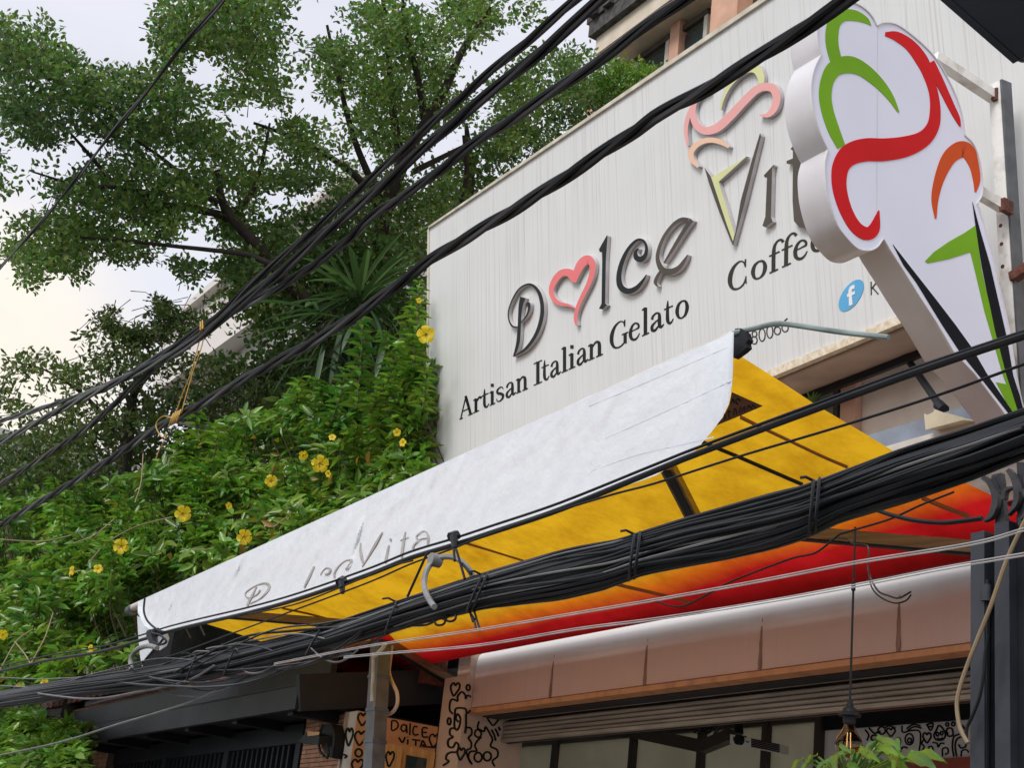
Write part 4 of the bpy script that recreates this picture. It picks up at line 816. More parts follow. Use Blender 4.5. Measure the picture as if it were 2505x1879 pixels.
for x, y, w in ((1110, 1325, 9), (835, 1435, 5), (375, 1560, 12)): 
    mb = MB(); mb.tube([onY(x - w, y - 10, YC + .02), onY(x + w, y - 16, YC + .05)], .018, 7); mb.tube([onY(x, y - 14, YC + .03), onY(x + 3, y + 16, YC + .03)], [.016, .010], 7); obj('clamp', mb, MT['cable2'], sc_, smooth=True)
wire('thin_wire', 'thin black wire just below the thick cable on the right', [(320, 1633), (346, 1627), (448, 1595), (590, 1542), (732, 1489), (900, 1426), (1003, 1381), (1093, 1348), (1200, 1306), (1329, 1262), (1492, 1212), (1605, 1182), (1808, 1117), (2053, 1044), (2297, 966), (2505, 891)], YC + .03, .0035, MT['cable'], ext=(1, 2))
wire('thin_wire', 'thin black wire under the flap letters from clamp to bundle', [(610, 1503), (732, 1476), (880, 1418), (960, 1385), (1010, 1372)], YC + .02, .0033, MT['cable'])
wire('pale_wire', 'upper pale double wire crossing the red end of the awning', [(671, 1625), (800, 1600), (922, 1578), (1166, 1542), (1410, 1501), (1605, 1468), (1849, 1424), (2093, 1377), (2372, 1332), (2505, 1296)], YC - .1, .0019, MT['cable4'], 'wire', 'pale double wires', (0, 3), .0054)
wire('pale_wire', 'lower pale double wire along the top of the pink fascia', [(841, 1609), (946, 1599), (1166, 1580), (1410, 1540), (1605, 1515), (1849, 1477), (2081, 1436), (2297, 1393), (2505, 1357)], YC - .1, .0019, MT['cable4'], 'wire', 'pale double wires', (0, 3), .0054)
wire('drooping_wire', 'long pale wire drooping across the dark gate roof', [(-30, 1855), (142, 1818), (285, 1774), (448, 1725), (529, 1692), (651, 1648), (773, 1615), (860, 1600)], YC, .0055, MT['cable3'], 'wire', None, (3, 0))
wire('drooping_wire', 'short slack wire hanging over the roof tile edge', [(378, 1684), (427, 1700), (488, 1706), (520, 1700), (545, 1690)], YC + .02, .0045, MT['cable3'], 'wire')
wire('thin_wire', 'long pale wire above the bundle among the leaves at far left', [(0, 1658), (100, 1662), (230, 1655), (330, 1640)], YC + .05, .004, MT['cable3'], 'wire', None, (3, 0))
wire('thin_wire', 'second pale wire above the bundle at far left', [(0, 1678), (120, 1684), (260, 1664), (350, 1650)], YC - .03, .004, MT['cable3'], 'wire', None, (3, 0))
R5 = fr(1605, 1204, .4069)
wire('thin_wire', 'thin dark wire straggling across the red awning cloth', R5([(-100, 655), (0, 662), (150, 690), (320, 610), (450, 540), (800, 405), (960, 365), (1090, 265), (1150, 240), (1400, 165), (1600, 75), (1790, 0)]), 4.0, .0042, MT['cable'], 'wire')
wire('hanging_wire', 'loose wire end curling down in front of the pink fascia', R5([(1100, 275), (1150, 285), (1190, 315), (1275, 330), (1275, 470), (1330, 590), (1400, 625), (1460, 638), (1532, 600)]), 4.6, .0042, MT['cable2'], 'wire')
wire('hanging_wire', 'second loose wire end curling below the first on the pink fascia', R5([(1275, 470), (1295, 570), (1345, 630), (1430, 668), (1500, 655), (1533, 618)]), 4.55, .0036, MT['cable'], 'wire')
wire('sagging_cable', 'black cable sagging from the bundle to the iron scroll', R5([(1300, 100), (1420, 140), (1560, 172), (1720, 185), (1860, 172), (1960, 158)]), 3.9, .009, MT['cable'])
# cable ring
K8 = fr(980, 1240, .217)
q = K8([(380, 1130), (330, 1060), (285, 970), (265, 860), (285, 740), (330, 660), (390, 605), (470, 570), (560, 565), (640, 590), (710, 640), (770, 710), (815, 790), (835, 860)])
P = [onY(x, y, YC - .10 + .2 * i / (len(q) - 1)) for i, (x, y) in enumerate(q)]
rg = thing('cable_ring', 'grey rubber ring clipped round the cable bundle below the clamp', 'ring', P[5])
obj('ring', MB().tube(cr_(P, 4), .0105, 8), MT['ring'], rg, smooth=True)
obj('ring_clip', MB().tube([P[6] + np.array([0, -.02, 0]), P[6] + np.array([0, .02, 0])], .024, 10), MT['ring'], rg, smooth=True)
for a, b in (((300, 520), (75, 1020)), ((630, 490), (725, 820)), ((600, 480), (610, 610)), ((690, 640), (800, 760))):
    A_, B_ = K8([a, b]); obj('hanger_wire', MB().tube([onY(*A_, YC), onY(*B_, YC - .02)], .005, 6), MT['cable'], rg, smooth=True)
B3q = [(790, 1070), (785, 1020), (800, 975), (830, 945), (870, 930), (910, 928), (945, 940)]
rg2 = obj('cable_hook', MB().tube(pathY(B3(B3q), YC - .05), .013, 8), MT['ring'], None, smooth=True); tag(rg2, 'small grey rubber hook standing on the bundle below the flap corner', 'hook')
mb = MB()
for qq in ([(900, 850), (960, 860), (1000, 900), (960, 920), (920, 900)], [(905, 830), (890, 870), (915, 930)], [(870, 640), (865, 720), (890, 780), (950, 830), (990, 842)], [(855, 1030), (920, 960), (985, 880)]): mb.tube(pathY(B3(qq), YC + .02), .006, 5)
mb.tube([onY(370, 1552, YC + .03), onY(382, 1588, YC + .03)], [.03, .018], 7)
tag(obj('cable_knot', mb, MT['cable'], None, smooth=True), 'black knot of cable tied under the left end of the flap', 'knot')
# yellow cord
RP = fr(0, 600, .4069); mb = MB()
cord = thing('yellow_cord', 'frayed yellow cord tied between two of the steep cables', 'cord', onY(430, 950, YC))
def cordp(q): return [onY(*p, YC - .03) for p in RP(q)]
mb.tube(cr_(cordp([(1225, 480), (1195, 590), (1150, 760), (1095, 900), (1055, 1015)]), 4), .0032, 5); mb.tube(cr_(cordp([(1230, 500), (1215, 600), (1160, 760), (1120, 900), (1090, 1010)]), 4), .0032, 5)
obj('cord_line', mb, MT['rope'], cord, smooth=True); mb = MB()
for i in range(4): mb.tube([onY(*p, YC - .03 - .03 * math.sin(t)) for p, t in zip(RP([(1030 + 14 * i + 14 * math.cos(t), 1050 - 7 * i - 38 * math.cos(t)) for t in np.linspace(0, PI, 8)]), np.linspace(0, PI, 8))], .005, 5)
obj('cord_knot', mb, MT['rope'], cord, smooth=True); mb = MB()
for i in range(2): mb.tube([onY(*p, YC - .03 - .035 * math.sin(t)) for p, t in zip(RP([(1205 + 12 * i, 500 - 8 * i - 40 * math.cos(t)) for t in np.linspace(0, PI, 8)]), np.linspace(0, PI, 8))], .004, 5)
obj('cord_knot', mb, MT['rope'], cord, smooth=True)
obj('cord_tail', MB().tube(cr_(cordp([(1040, 1040), (985, 1028), (945, 1060), (940, 1100), (975, 1155), (1000, 1130), (985, 1180), (955, 1235), (935, 1292)]), 4), .0032, 5), MT['rope'], cord, smooth=True)

# ================================================================== steel column with scrolls, conduit, cables
YP = 4.4
col = thing('steel_column', 'dark painted steel column topped with wrought iron scrolls at the right edge', 'column', onY(2420, 1600, YP) * np.array([1, 1, 0]) + np.array([0, 0, .125]))
def colx(x): return onY(x, 1600, YP)[0]
ztop = onY(2390, 1302, YP)[2]
obj('tube', MB().box(colx(2374), colx(2408), YP, YP + .10, .125, ztop), MT['post'], col)
obj('web', MB().box(colx(2408.5), colx(2433), YP + .07, YP + .09, .125, ztop), MT['dark'], col)
obj('tube', MB().box(colx(2433.5), colx(2470), YP, YP + .10, .125, ztop + .02), MT['post'], col)
obj('side_plate', MB().box(colx(2471), colx(2600), YP + .04, YP + .09, .125, ztop + .05), MT['dark'], col)
W5 = fr(2205, 1080, .181)
mb = MB()
def scroll(q, w, y=YP, t=.022): 
    m = MB(); m.strip(rib(W5(q), [x * .181 for x in w], 6), PY_(y), 0, t, NYV); obj('scroll', m, MT['iron'], col)
scroll([(1090, 480), (1170, 540), (1230, 650), (1260, 780), (1240, 900), (1190, 1010), (1105, 1078)], [60, 70, 72, 84, 78, 60, 14])
scroll([(1280, 440), (1310, 560), (1320, 700), (1330, 900), (1340, 1100)], [130, 110, 90, 120, 150], YP + .03)
scroll([(1430, 380), (1500, 480), (1540, 600), (1550, 740), (1520, 860), (1425, 995)], [60, 72, 78, 74, 60, 14])
scroll([(1370, 780), (1375, 690), (1410, 640), (1490, 620)], [50, 56, 46, 24])
scroll([(1220, 470), (1260, 580), (1285, 690)], [18, 40, 60], YP + .012)
scroll([(1600, 280), (1610, 480), (1640, 700), (1630, 900), (1650, 1130)], [90, 84, 90, 130, 150], YP + .03)
scroll([(1640, 640), (1700, 800), (1680, 950), (1600, 1060)], [60, 70, 50, 14])
cxx = onY(2415, 1455, YP - .02); 
pip = obj('conduit', MB().tube([onY(2416, 1420, YP + .02), onY(2414, 1560, YP + .02), onY(2413, 1879, YP + .02), onY(2413, 1879, YP + .02) * np.array([1, 1, 0]) + np.array([0, 0, .2])], .014, 8), MT['dark'], col, smooth=True)
obj('coupling', MB().tube([onY(2415, 1432, YP + .01), onY(2414, 1472, YP + .01)], .022, 10), MT['post'], pip, smooth=True)
bc = [onY(*p, YP - .06 - .0 * i) for i, p in enumerate(R5([(2240, 130), (2170, 270), (2100, 430), (2010, 690), (1930, 890), (1868, 1050), (1825, 1180), (1808, 1280), (1822, 1400), (1850, 1470), (1875, 1512)]))]
tag(obj('tan_cable', MB().tube(cr_(bc, 4), .0085, 7), MT['brownc'], None, smooth=True), 'tan cable bowing down in front of the steel column', 'cable')
bc = [onY(*p, YP - .05) for p in R5([(1995, 860), (1975, 1000), (1966, 1110), (1945, 1230), (1905, 1340), (1868, 1420), (1862, 1500)])]
tag(obj('black_lead', MB().tube(cr_(bc, 4), [.003] * 5 + [.007] * 20, 7) if False else MB().tube(cr_(bc, 4), .0065, 7), MT['cable'], None, smooth=True), 'black lead hanging beside the tan cable on the column', 'cable')
mb = MB().poly([(2300, -25), (2494, 146), (2504, 150), (2560, 150), (2560, -25)], PX_(-3.3), 0, .01, CXN); mb.hexa([onX(*q, -3.3) for q in [(2299, -24), (2330, -24), (2508, 132), (2494, 147)]], (-.03, 0, 0)); mb.hexa([onX(*q, -3.29) for q in [(2302, -25), (2495, 145), (2560, 148), (2560, -25)]], (0.9, 0, 0))
mb.bar(onX(2350, -25, -3.27), onX(2520, 120, -3.27), .03, .03)
tag(obj('canopy_corner', mb, mat('navy_sheet', (0.018, 0.032, 0.055), 0.4, 0.3, 3)), 'corner of a dark steel canopy cutting the top right of the view', 'canopy')

# ================================================================== pendant bulb
YL = 4.75
lp = onY(2078, 1760, YL); ltop = onY(2091, 1290, YL)[2]
lamp = thing('pendant_lamp', 'bare clear bulb hanging on a long black cord below the awning', 'lamp', (lp[0], YL, lp[2]))
obj('cord', MB().tube([(lp[0], YL, ltop), (lp[0], YL, lp[2] + .05)], .0055, 6), MT['cable'], lamp, smooth=True)
obj('cord_knot', MB().tube([(lp[0], YL, onY(2082, 1436, YL)[2] + .02), (lp[0], YL, onY(2082, 1436, YL)[2] - .02)], .010, 8), MT['cable'], lamp, smooth=True)
obj('socket', MB().lathe([(.004, .085), (.012, .08), (.016, .055), (.03, .045), (.034, .03), (.05, .022), (.05, .012), (.03, .008), (.028, -.02), (0, -.02)], (lp[0], YL, lp[2]), 16), MT['dark'], lamp, smooth=True)
obj('bulb', MB().lathe([(.021, -.008), (.023, -.03), (.035, -.055), (.055, -.085), (.062, -.11), (.055, -.14), (.03, -.165), (0, -.172)], (lp[0], YL, lp[2]), 20), MT['bulb'], lamp, smooth=True)
mb = MB()
for k in range(4): mb.tube([(lp[0] + .010 * math.cos(k * 1.57), YL + .010 * math.sin(k * 1.57), lp[2] - .06), (lp[0] + .012 * math.cos(k * 1.57), YL + .012 * math.sin(k * 1.57), lp[2] - .13)], .0022, 5)
obj('filament', mb, MT['filament'], lamp)
# projector and basket lamp inside
V8 = fr(1640, 1640, .1808); YPJ = 7.0
pj = thing('projector', 'white projector hanging from the shop ceiling with round black lens', 'projector', onY(1820, 1812, YPJ))
x0, z1 = onY(*V8([(806, 868)])[0], YPJ)[[0, 2]]; x1, z0 = onY(*V8([(1090, 1040)])[0], YPJ)[[0, 2]]
mb = MB(); qf = [onY(*p, YPJ) for p in V8([(806, 868), (1090, 930), (1085, 1050), (806, 1000)])]; mb.hexa(qf, (0, .35, 0.0)); obj('body', mb, MT['white'], pj)
lc = onY(*V8([(945, 950)])[0], YPJ - .01); mb = MB().tube([lc + np.array([0, .04, 0]), lc + np.array([0, -.03, 0])], .036, 14); obj('lens', mb, MT['dark'], pj, smooth=True)
for q in ([(848, 910), (868, 912), (870, 960), (850, 958)], [(1020, 962), (1062, 972), (1060, 986), (1018, 976)]): obj('vent', MB().poly(V8(q), PY_(YPJ), .001, .003, NYV), MT['dark'], pj)
for k in range(5): 
    q = V8([(1094, 935 + k * 24), (1215, 955 + k * 24)]); obj('grille_bar', MB().bar(onX(*q[0], qf[1][0] + .003), onX(*q[0], qf[1][0] + .003) + np.array([0, .26, 0]), .006, .008), MT['dark2'], pj)
obj('mount', MB().tube([onY(*V8([(925, 870)])[0], YPJ + .1), onY(*V8([(915, 650)])[0], YPJ + .1), onY(*V8([(915, 560)])[0], YPJ + .1)], .035, 8), MT['dark'], pj, smooth=True)
mb = MB()
for q in ([(580, 890), (660, 690)], [(590, 880), (770, 690)], [(770, 690), (750, 740), (870, 690)]): mb.tube([onY(*p, YPJ + .05) for p in V8(q)], .006, 5)
obj('lead', mb, MT['cable'], pj)
bl_ = thing('wire_basket_lamp', 'black wire basket lamp hanging inside the shop beside the projector', 'lamp', onY(*V8([(420, 780)])[0], 7.1))
mb = MB(); c0 = onY(*V8([(420, 740)])[0], 7.1); 
for r_, dz in ((.105, 0), (.09, -.035), (.06, -.06)): mb.tube([c0 + (r_ * math.cos(t), r_ * math.sin(t), dz) for t in np.linspace(0, 2 * PI, 17)], .004, 5)
for k in range(8): t = k * PI / 4; mb.tube([c0 + (.105 * math.cos(t), .105 * math.sin(t), 0), c0 + (.09 * math.cos(t), .09 * math.sin(t), -.035), c0 + (.06 * math.cos(t), .06 * math.sin(t), -.06)], .004, 5)
obj('basket', mb, MT['dark'], bl_); obj('stem', MB().tube([c0 + (0, 0, -.05), c0 + (0, 0, .3)], .012, 6), MT['dark'], bl_)

# ================================================================== gate house on the left
YG = 5.05; XW = -10.715
gh = thing('gate_house', 'low dark roofed gate canopy with brick wall left of the shop', 'gate house', (-12.5, 5, 0))
def zx(x, y, Y): p = onY(x, y, Y); return p[0], p[2]
YE = 4.6
xl_, zb = zx(140, 1829, YE); _, zt_ = zx(138, 1792, YE)
xr2 = -10.95
obj('eave_board', MB().box(xl_, xr2, YE, YE + .05, zb, zt_), MT['dark2'], gh)
YU = 4.85; xu, zu0 = zx(110, 1792, YU); _, zu1 = zx(105, 1760, YU)
obj('upper_board', MB().box(xu, xr2, YU, YU + .05, zu0 - .02, zu1), MT['dark2'], gh)
obj('soffit', MB().box(xl_, xr2, YE + .05, 6.1, zb + .05, zb + .08), MT['dark'], gh)
obj('roof_deck', MB().hexa([(xl_, YE, zt_ + .004), (xr2, YE, zt_ + .004), (xr2, YU, zu0 - .022), (xl_, YU, zu0 - .022)], (0, 0, .012)), MT['dark'], gh)
for k in range(6):
    xx = xl_ + .6 + k * (xr2 - xl_ - .8) / 5; obj('rafter', MB().box(xx - .05, xx + .05, YE + .052, 6.0, zb - .03, zb + .049), MT['dark'], gh)
for yy in (5.35, 5.8): obj('purlin', MB().box(xl_ + .2, xr2 - .05, yy - .06, yy + .06, zb - .15, zb - .032), MT['dark2'], gh)
obj('end_beam', MB().bar((xr2 + .02, YE, zb + .12), (xr2 + .02, 6.0, zb + .42), .06, .28), MT['dark2'], gh)
0 and obj('end_panel', MB().hexa([(xr2 - .9, 6.02, zb - .1), (xr2 - .03, 6.02, zb - .1), (xr2 - .03, 6.02, zb + .75), (xr2 - .9, 6.02, zb + .75)], (0, .03, 0)), MT['dark'], gh)
for yy, dz in ((5.1, .16), (5.5, .28)): obj('cross_beam', MB().box(-13.2, xr2 - .05, yy, yy + .1, zb + dz, zb + dz + .14), MT['dark2'], gh)
# ridge tiles
tl = onY(80, 1752, YU - .02); tr_ = onY(520, 1655, YU - .02); nt_ = 26; tile_me = None
for k in range(nt_):
    c = tl + (tr_ - tl) * k / (nt_ - 1); mb = MB(); n = 7; w = np.linalg.norm(tr_ - tl) / nt_
    vs = []
    for yy, rr in ((0, .085), (.34, .075)):
        for i in range(n): a = PI * i / (n - 1); vs.append((rr * math.cos(a) * 1.05, yy, rr * math.sin(a) + yy * .35))
    if tile_me is None:
        mb.add(vs, [(i, i + 1, n + i + 1, n + i) for i in range(n - 1)] + [tuple(range(n))]); o = obj('roof_tile', mb, MT['tile'], gh, smooth=False); tile_me = o.data
    else:
        o = bpy.data.objects.new('roof_tile', tile_me); COL.objects.link(o); o.parent = gh
    o.location = Vector(c + np.array([0, -.06, .03]) - parent_loc(gh)); o.rotation_euler = (random.uniform(-.06, .06), random.uniform(-.08, .08), random.uniform(-.1, .1))
    if k == 0:
        bs = parent_loc(gh)
        for v in tile_me.vertices: v.co = v.co + Vector(bs)
obj('mossy_wall', MB().box(-19, -11.52, 6.15, 6.4, 0, 4.9), MT['moss'], gh)
obj('inner_wall', MB().box(-11.52, -10.93, 6.04, 6.11, .12, 3.78), MT['dark'], gh)
obj('roof_slope', MB().hexa([(xu, YU, zu1 + .002), (xr2, YU, zu1 + .002), (xr2, 6.4, zu1 + .75), (xu, 6.4, zu1 + .75)], (0, 0, .02)), MT['tile'], gh)
# gate
xg0, xg1 = onY(268, 1850, 5.1)[0], onY(738, 1850, 5.1)[0]
gate = thing('gate', 'dark metal gate with close vertical bars under the canopy', 'gate', ((xg0 + xg1) / 2, 5.1, .125))
zg = onY(700, 1824, 5.1)[2]
obj('top_rail', MB().box(xg0, xg1, 5.08, 5.14, zg, zg + .16), MT['dark2'], gate)
obj('bottom_rail', MB().box(xg0, xg1, 5.08, 5.14, .2, .32), MT['dark2'], gate)
obj('back_sheet', MB().box(xg0, xg1, 5.15, 5.16, .2, zg), MT['dark'], gate)
for a in (xg0, xg0 + (xg1 - xg0) * .36, xg0 + (xg1 - xg0) * .68, xg1 - .1): obj('stile', MB().box(a, a + .1, 5.075, 5.145, .325, zg - .003), MT['dark2'], gate)
nb = 44; bar_me = None
for k in range(nb):
    xx = xg0 + .12 + (xg1 - xg0 - .3) * k / nb
    if bar_me is None: o = obj('gate_bar', MB().box(-.018, .018, -.02, .02, 0, zg - .33), MT['dark2'], None); bar_me = o.data
    else: o = bpy.data.objects.new('gate_bar', bar_me); COL.objects.link(o)
    o.parent = gate; o.location = Vector(np.array([xx, 5.12, .325]) - parent_loc(gate))
# brick faces
def bricks(x0, x1, y0, z0, z1, parent, ch=.036, per=4):
    n = int((z1 - z0) / ch); w = (x1 - x0) / per
    obj('wall_core', MB().box(x0, x1, y0 + .012, y0 + .3, .12, z1), MT['mortar'], parent)
    me = None
    for r in range(n):
        for c in range(per + (r % 2)):
            a = x0 + (c - .5 * (r % 2)) * w; b = min(a + w - .006, x1); a = max(a, x0)
            if b - a < .02: continue
            m = MB().box(a, b, y0 + random.uniform(-.002, .003), y0 + .011, z0 + r * ch + .003, z0 + (r + 1) * ch - .003); obj('brick', m, MT['brick'], parent)
xb0, xb1 = onY(745, 1800, YG)[0], onY(838, 1800, YG)[0]; zbt = onY(838, 1742, YG)[2]
bricks(xb0, xb1, YG, zbt - .56, zbt, gh, .036, 4)
obj('corner_post', MB().box(xb1 + .004, onY(849, 1760, YG)[0], YG - .01, YG + .2, .12, zbt), MT['pillar'], gh)
xq0, xq1 = onY(222, 1850, 5.0)[0], onY(262, 1850, 5.0)[0]; zq = onY(240, 1842, 5.0)[2]
bricks(xq0, xq1, 5.0, zq - .42, zq + .05, gh, .05, 1)
obj('end_pillar', MB().box(onY(193, 1850, 5.0)[0], xq0 - .004, 4.98, 5.3, .12, zq + .05), MT['steel'], gh)
wp = thing('gate_post', 'white and tan post with drawn hearts beside the metal downpipe', 'post', (XW - .1, 5.06, .12))
zwp = onX(888, 1742, XW)[2]; xw0 = onY(851, 1760, 5.02)[0]
PWm = obj('post_body', MB().box(xw0, XW - .002, 5.024, 5.16, .12, zwp), MT['pillar_w'], wp)
obj('post_side', MB().box(XW - .002, XW, 5.022, 5.16, .12, zwp - .004), MT['tan'], wp)
doodle([heart(325, 1080, 75, 190, .22), [(265, 1270), (300, 1285), (275, 1310)]], Q, PY_(5.022), 4.2, wp)
doodle([heart(475, 890, 105, 130, .12), heart(450, 1095, 125, 150, .2), oval(432, 1252, 38, 42), heart(415, 1395, 120, 140, .2)], Q, PX_(XW), 4.8, wp, CXN)
# wall with the hand lettering
yb0 = onX(905, 1770, XW)[1]; zbw = onX(1010, 1768, XW)[2]
wl = thing('lettered_wall', 'tan wall with hand drawn lettering and a small wooden frame', 'wall', (XW, 5.4, .12))
WL = obj('wall_body', MB().box(XW - .16, XW, 5.165, 5.735, .12, zbw), MT['tan'], wl)
let = [[(790, 900), (790, 1005), (840, 990), (860, 950), (840, 910), (795, 900)], [(940, 950), (905, 950), (890, 990), (915, 1020), (945, 1000), (948, 945), (955, 1040)], [(990, 930), (985, 1060)], [(1070, 970), (1030, 970), (1020, 1030), (1040, 1060), (1080, 1050)],
       [(1180, 985), (1125, 985), (1125, 1075), (1185, 1080)], [(1130, 1030), (1170, 1032)], [(868, 1085), (905, 1140), (935, 1080)], [(965, 1105), (962, 1160)], [(963, 1075), (965, 1082)], [(1010, 1108), (1100, 1118)], [(1052, 1112), (1048, 1175)],
       [(1100, 1190), (1125, 1120), (1165, 1190)], [(1108, 1165), (1150, 1170)], heart(1250, 1120, 110, 140, .2), oval(1330, 1033, 20, 28), [(1120, 1180), (1250, 1195), (1350, 1205), (1340, 1260), (1345, 1330)], [(1260, 1260), (1272, 1320), (1255, 1411)]]
doodle(let, Q, PX_(XW), 4.0, WL, CXN)
fz = lambda q, d0, d1, nm, mt: obj(nm, MB().poly(Q(q), PX_(XW), d0, d1, CXN), mt, wl)
fz([(930, 1170), (1262, 1245), (1240, 1420), (905, 1420)], .002, .03, 'picture_frame', MT['wood']); fz([(950, 1275), (1170, 1315), (1160, 1420), (935, 1420)], .031, .036, 'frame_glass', MT['glass'])
pl = thing('wooden_post', 'yellow wooden post with one drawn heart in front of the tan wall', 'post', onX(955, 1850, XW + .15) * np.array([1, 1, 0]) + np.array([0, 0, .12]))
zpl = onX(965, 1822, XW + .12)[2]; ya, yb_ = onX(938, 1850, XW + .12)[1], onX(968, 1850, XW + .12)[1]
obj('plank', MB().box(XW + .06, XW + .12, ya, yb_, .12, zpl), MT['wood'], pl); obj('plank', MB().box(XW + .05, XW + .118, yb_ + .004, yb_ + .05, .12, zpl - .01), MT['wood'], pl)
doodle([heart(768, 1320, 85, 160, .2)], Q, PX_(XW + .12), 4.4, pl, CXN)
# downpipe post
dpY = 4.75; dt = onY(932, 1574, dpY); db = onY(914, 1879, dpY)
dp = thing('downpipe', 'grey square metal post with a tan pipe strapped to it', 'pipe', (db[0], dpY, .12))
foot = db + (db - dt) * ((db[2] - .125) / (dt[2] - db[2]))
obj('shaft', MB().bar(foot, dt, .135, .10, (0, 1, 0)), MT['galv'], dp)
for t in (.28, .55, .8): q = dt + (db - dt) * t; obj('strap', MB().bar(q + np.array([0, 0, .012]), q - np.array([0, 0, .012]), .148, .112, (0, 1, 0)), MT['galv'], dp)
obj('pipe', MB().tube(cr_([onY(*p, dpY - .09) for p in Q([(590, 170), (585, 400), (575, 560), (575, 700)])], 4), .013, 7), MT['steel'], dp, smooth=True)
obj('pipe', MB().tube(cr_([onY(*p, dpY - .1) for p in Q([(720, 70), (690, 120), (640, 170), (590, 210)])], 4), .016, 7), MT['fix'], dp, smooth=True)
obj('pipe', MB().tube(cr_([onY(*p, dpY + .1) for p in Q([(790, 90), (770, 260), (760, 380), (800, 500), (845, 600), (848, 720), (800, 810), (730, 835), (690, 820)])], 4), .014, 7), MT['pillar'], dp, smooth=True)
obj('red_cap', MB().lathe([(0, .05), (.05, .045), (.085, .015), (.09, -.01), (0, -.01)], dt + np.array([0.02, 0, .02]), 14), MT['cred'], dp, smooth=True)
# wall lamp
B3c = fr(0, 1204, .4069)
wlmp = thing('flood_lamp', 'black flood lamp with trailing leads on the brick wall', 'lamp', onY(775, 1800, YG - .15))
q = [onY(*p, YG - .22) for p in B3c([(1795, 1500), (1840, 1445), (1920, 1470), (1915, 1520), (1830, 1520)])]; obj('head', MB().hexa(q, (0, .14, 0.02)), MT['dark'], wlmp)
q = [onY(*p, YG - .225) for p in B3c([(1845, 1440), (1920, 1445), (1915, 1462), (1850, 1470)])]; obj('glow_edge', MB().hexa(q, (0, .004, 0)), MT['wood'], wlmp)
q = [onY(*p, YG - .12) for p in B3c([(1930, 1400), (1990, 1395), (2005, 1450), (2000, 1530), (1985, 1600), (1960, 1580), (1935, 1540)])]; obj('bracket', MB().hexa(q, (0, .1, 0)), MT['dark'], wlmp)
mb = MB()
for qq in ([(1940, 1400), (1915, 1480), (1925, 1560), (1950, 1590)], [(1990, 1400), (2010, 1480), (1995, 1600)], [(1960, 1520), (1975, 1570), (1965, 1605)]): mb.tube(cr_([onY(*p, YG - .2) for p in B3c(qq)], 4), .012, 5)
obj('lead', mb, MT['cable'], wlmp, smooth=True)
wb = obj('roof_box', MB().hexa([onY(*p, 4.6) for p in fr(0, 1560, .226)([(920, 290), (985, 255), (1030, 280), (1020, 420), (935, 420)])], (0, .3, 0)).hexa([onY(*p, 4.62) for p in fr(0, 1560, .226)([(1035, 270), (1115, 270), (1110, 410), (1022, 420)])], (0, .3, 0)), MT['fix']); tag(wb, 'small cream box on the roof among the leaves left of the flap', 'box')

# ================================================================== buildings behind
KR = 1.6
rear = thing('rear_building', 'beige house with deep mouldy eave and pink columns above the sign', 'building', (-14, 13, 0))
YE2, YWL = 7.5 * KR, 7.9 * KR; xe = onY(1455, 134, YE2)[0]; ze = 1.6 + 9.27 * KR
obj('wall', MB().box(onY(1472, 240, YWL)[0], 4, YWL + .02, 22, 0, ze + .2), MT['cream'], rear)
obj('eave_soffit', MB().box(xe + .02, 5, YE2 + .1, YWL + 1, ze + .03, ze + .1), MT['cream'], rear)
obj('eave_band', MB().box(xe, 5, YE2, YE2 + .09, ze, ze + .36), MT['cream'], rear)
obj('eave_roof', MB().box(xe - .08, 5, YE2 - .13, YE2 + 4, ze + .365, ze + .66), MT['mould'], rear)
mb = MB()
for k in range(60):
    x = xe - .16 + k * .21; mb.box(x, x + random.uniform(.13, .25), YE2 - .22 + random.uniform(-.06, .08), YE2 + .6, ze + .664, ze + .78 + random.uniform(0, .16))
o = obj('roof_edge_tiles', mb, MT['mould'], rear); o['kind'] = 'stuff'
obj('eave_return', MB().box(xe - .08, xe + .03, YE2 + .1, YE2 + 7, ze, ze + .36), MT['cream'], rear)
def colm(xa, xb, y, nm='column'): obj(nm, MB().box(onY(xa, 100, y)[0], onY(xb, 100, y)[0], y, y + .3, 0, ze + .02), MT['pilaster'], rear)
colm(1734, 1798, 7.62 * KR); colm(1638, 1660, 7.8 * KR); colm(1449, 1476, 7.8 * KR)
for (xa, xb, yt) in ((1664, 1732, 70), (1565, 1637, 134)):
    yw = YWL - .03; x0, x1 = onY(xa, yt, yw)[0], onY(xb, yt, yw)[0]; zt2 = onY((xa + xb) / 2, yt, yw)[2]
    w = obj('window', MB().box(x0, x1, yw, yw + .04, zt2 - 3.0, zt2), MT['glass'], rear)
    for a in (x0, x1): obj('frame', MB().box(a - .05, a + .05, yw - .06, yw - .003, zt2 - 3.0, zt2 + .05), MT['pillar_w'], w)
    obj('lintel', MB().box(x0 - .06, x1 + .06, yw - .07, yw - .002, zt2 + .052, zt2 + .16), MT['mull'], w)
far = thing('far_building', 'pale flat roofed building glimpsed through gaps in the tree', 'building', onD(480, 850, 55) * np.array([1, 1, 0]))
c0 = onD(397, 825, 52); Yf = c0[1]
zf0 = onY(405, 905, Yf)[2]; 
obj('parapet', MB().box(c0[0], c0[0] + 15, Yf, Yf + 14, c0[2] - 2.1, c0[2]), MT['farwall'], far)
obj('soffit_band', MB().box(c0[0] + .6, c0[0] + 15, Yf + .6, Yf + 14, c0[2] - 3.0, c0[2] - 2.15), MT['steel'], far)
obj('storey', MB().box(c0[0] + 2.0, c0[0] + 15, Yf + 2, Yf + 13.5, 0, c0[2] - 3.05), MT['farwall'], far)
obj('cornice', MB().box(c0[0] - .3, c0[0] + 15, Yf - .3, Yf + 14, c0[2] + .003, c0[2] + .25), MT['farwall'], far)
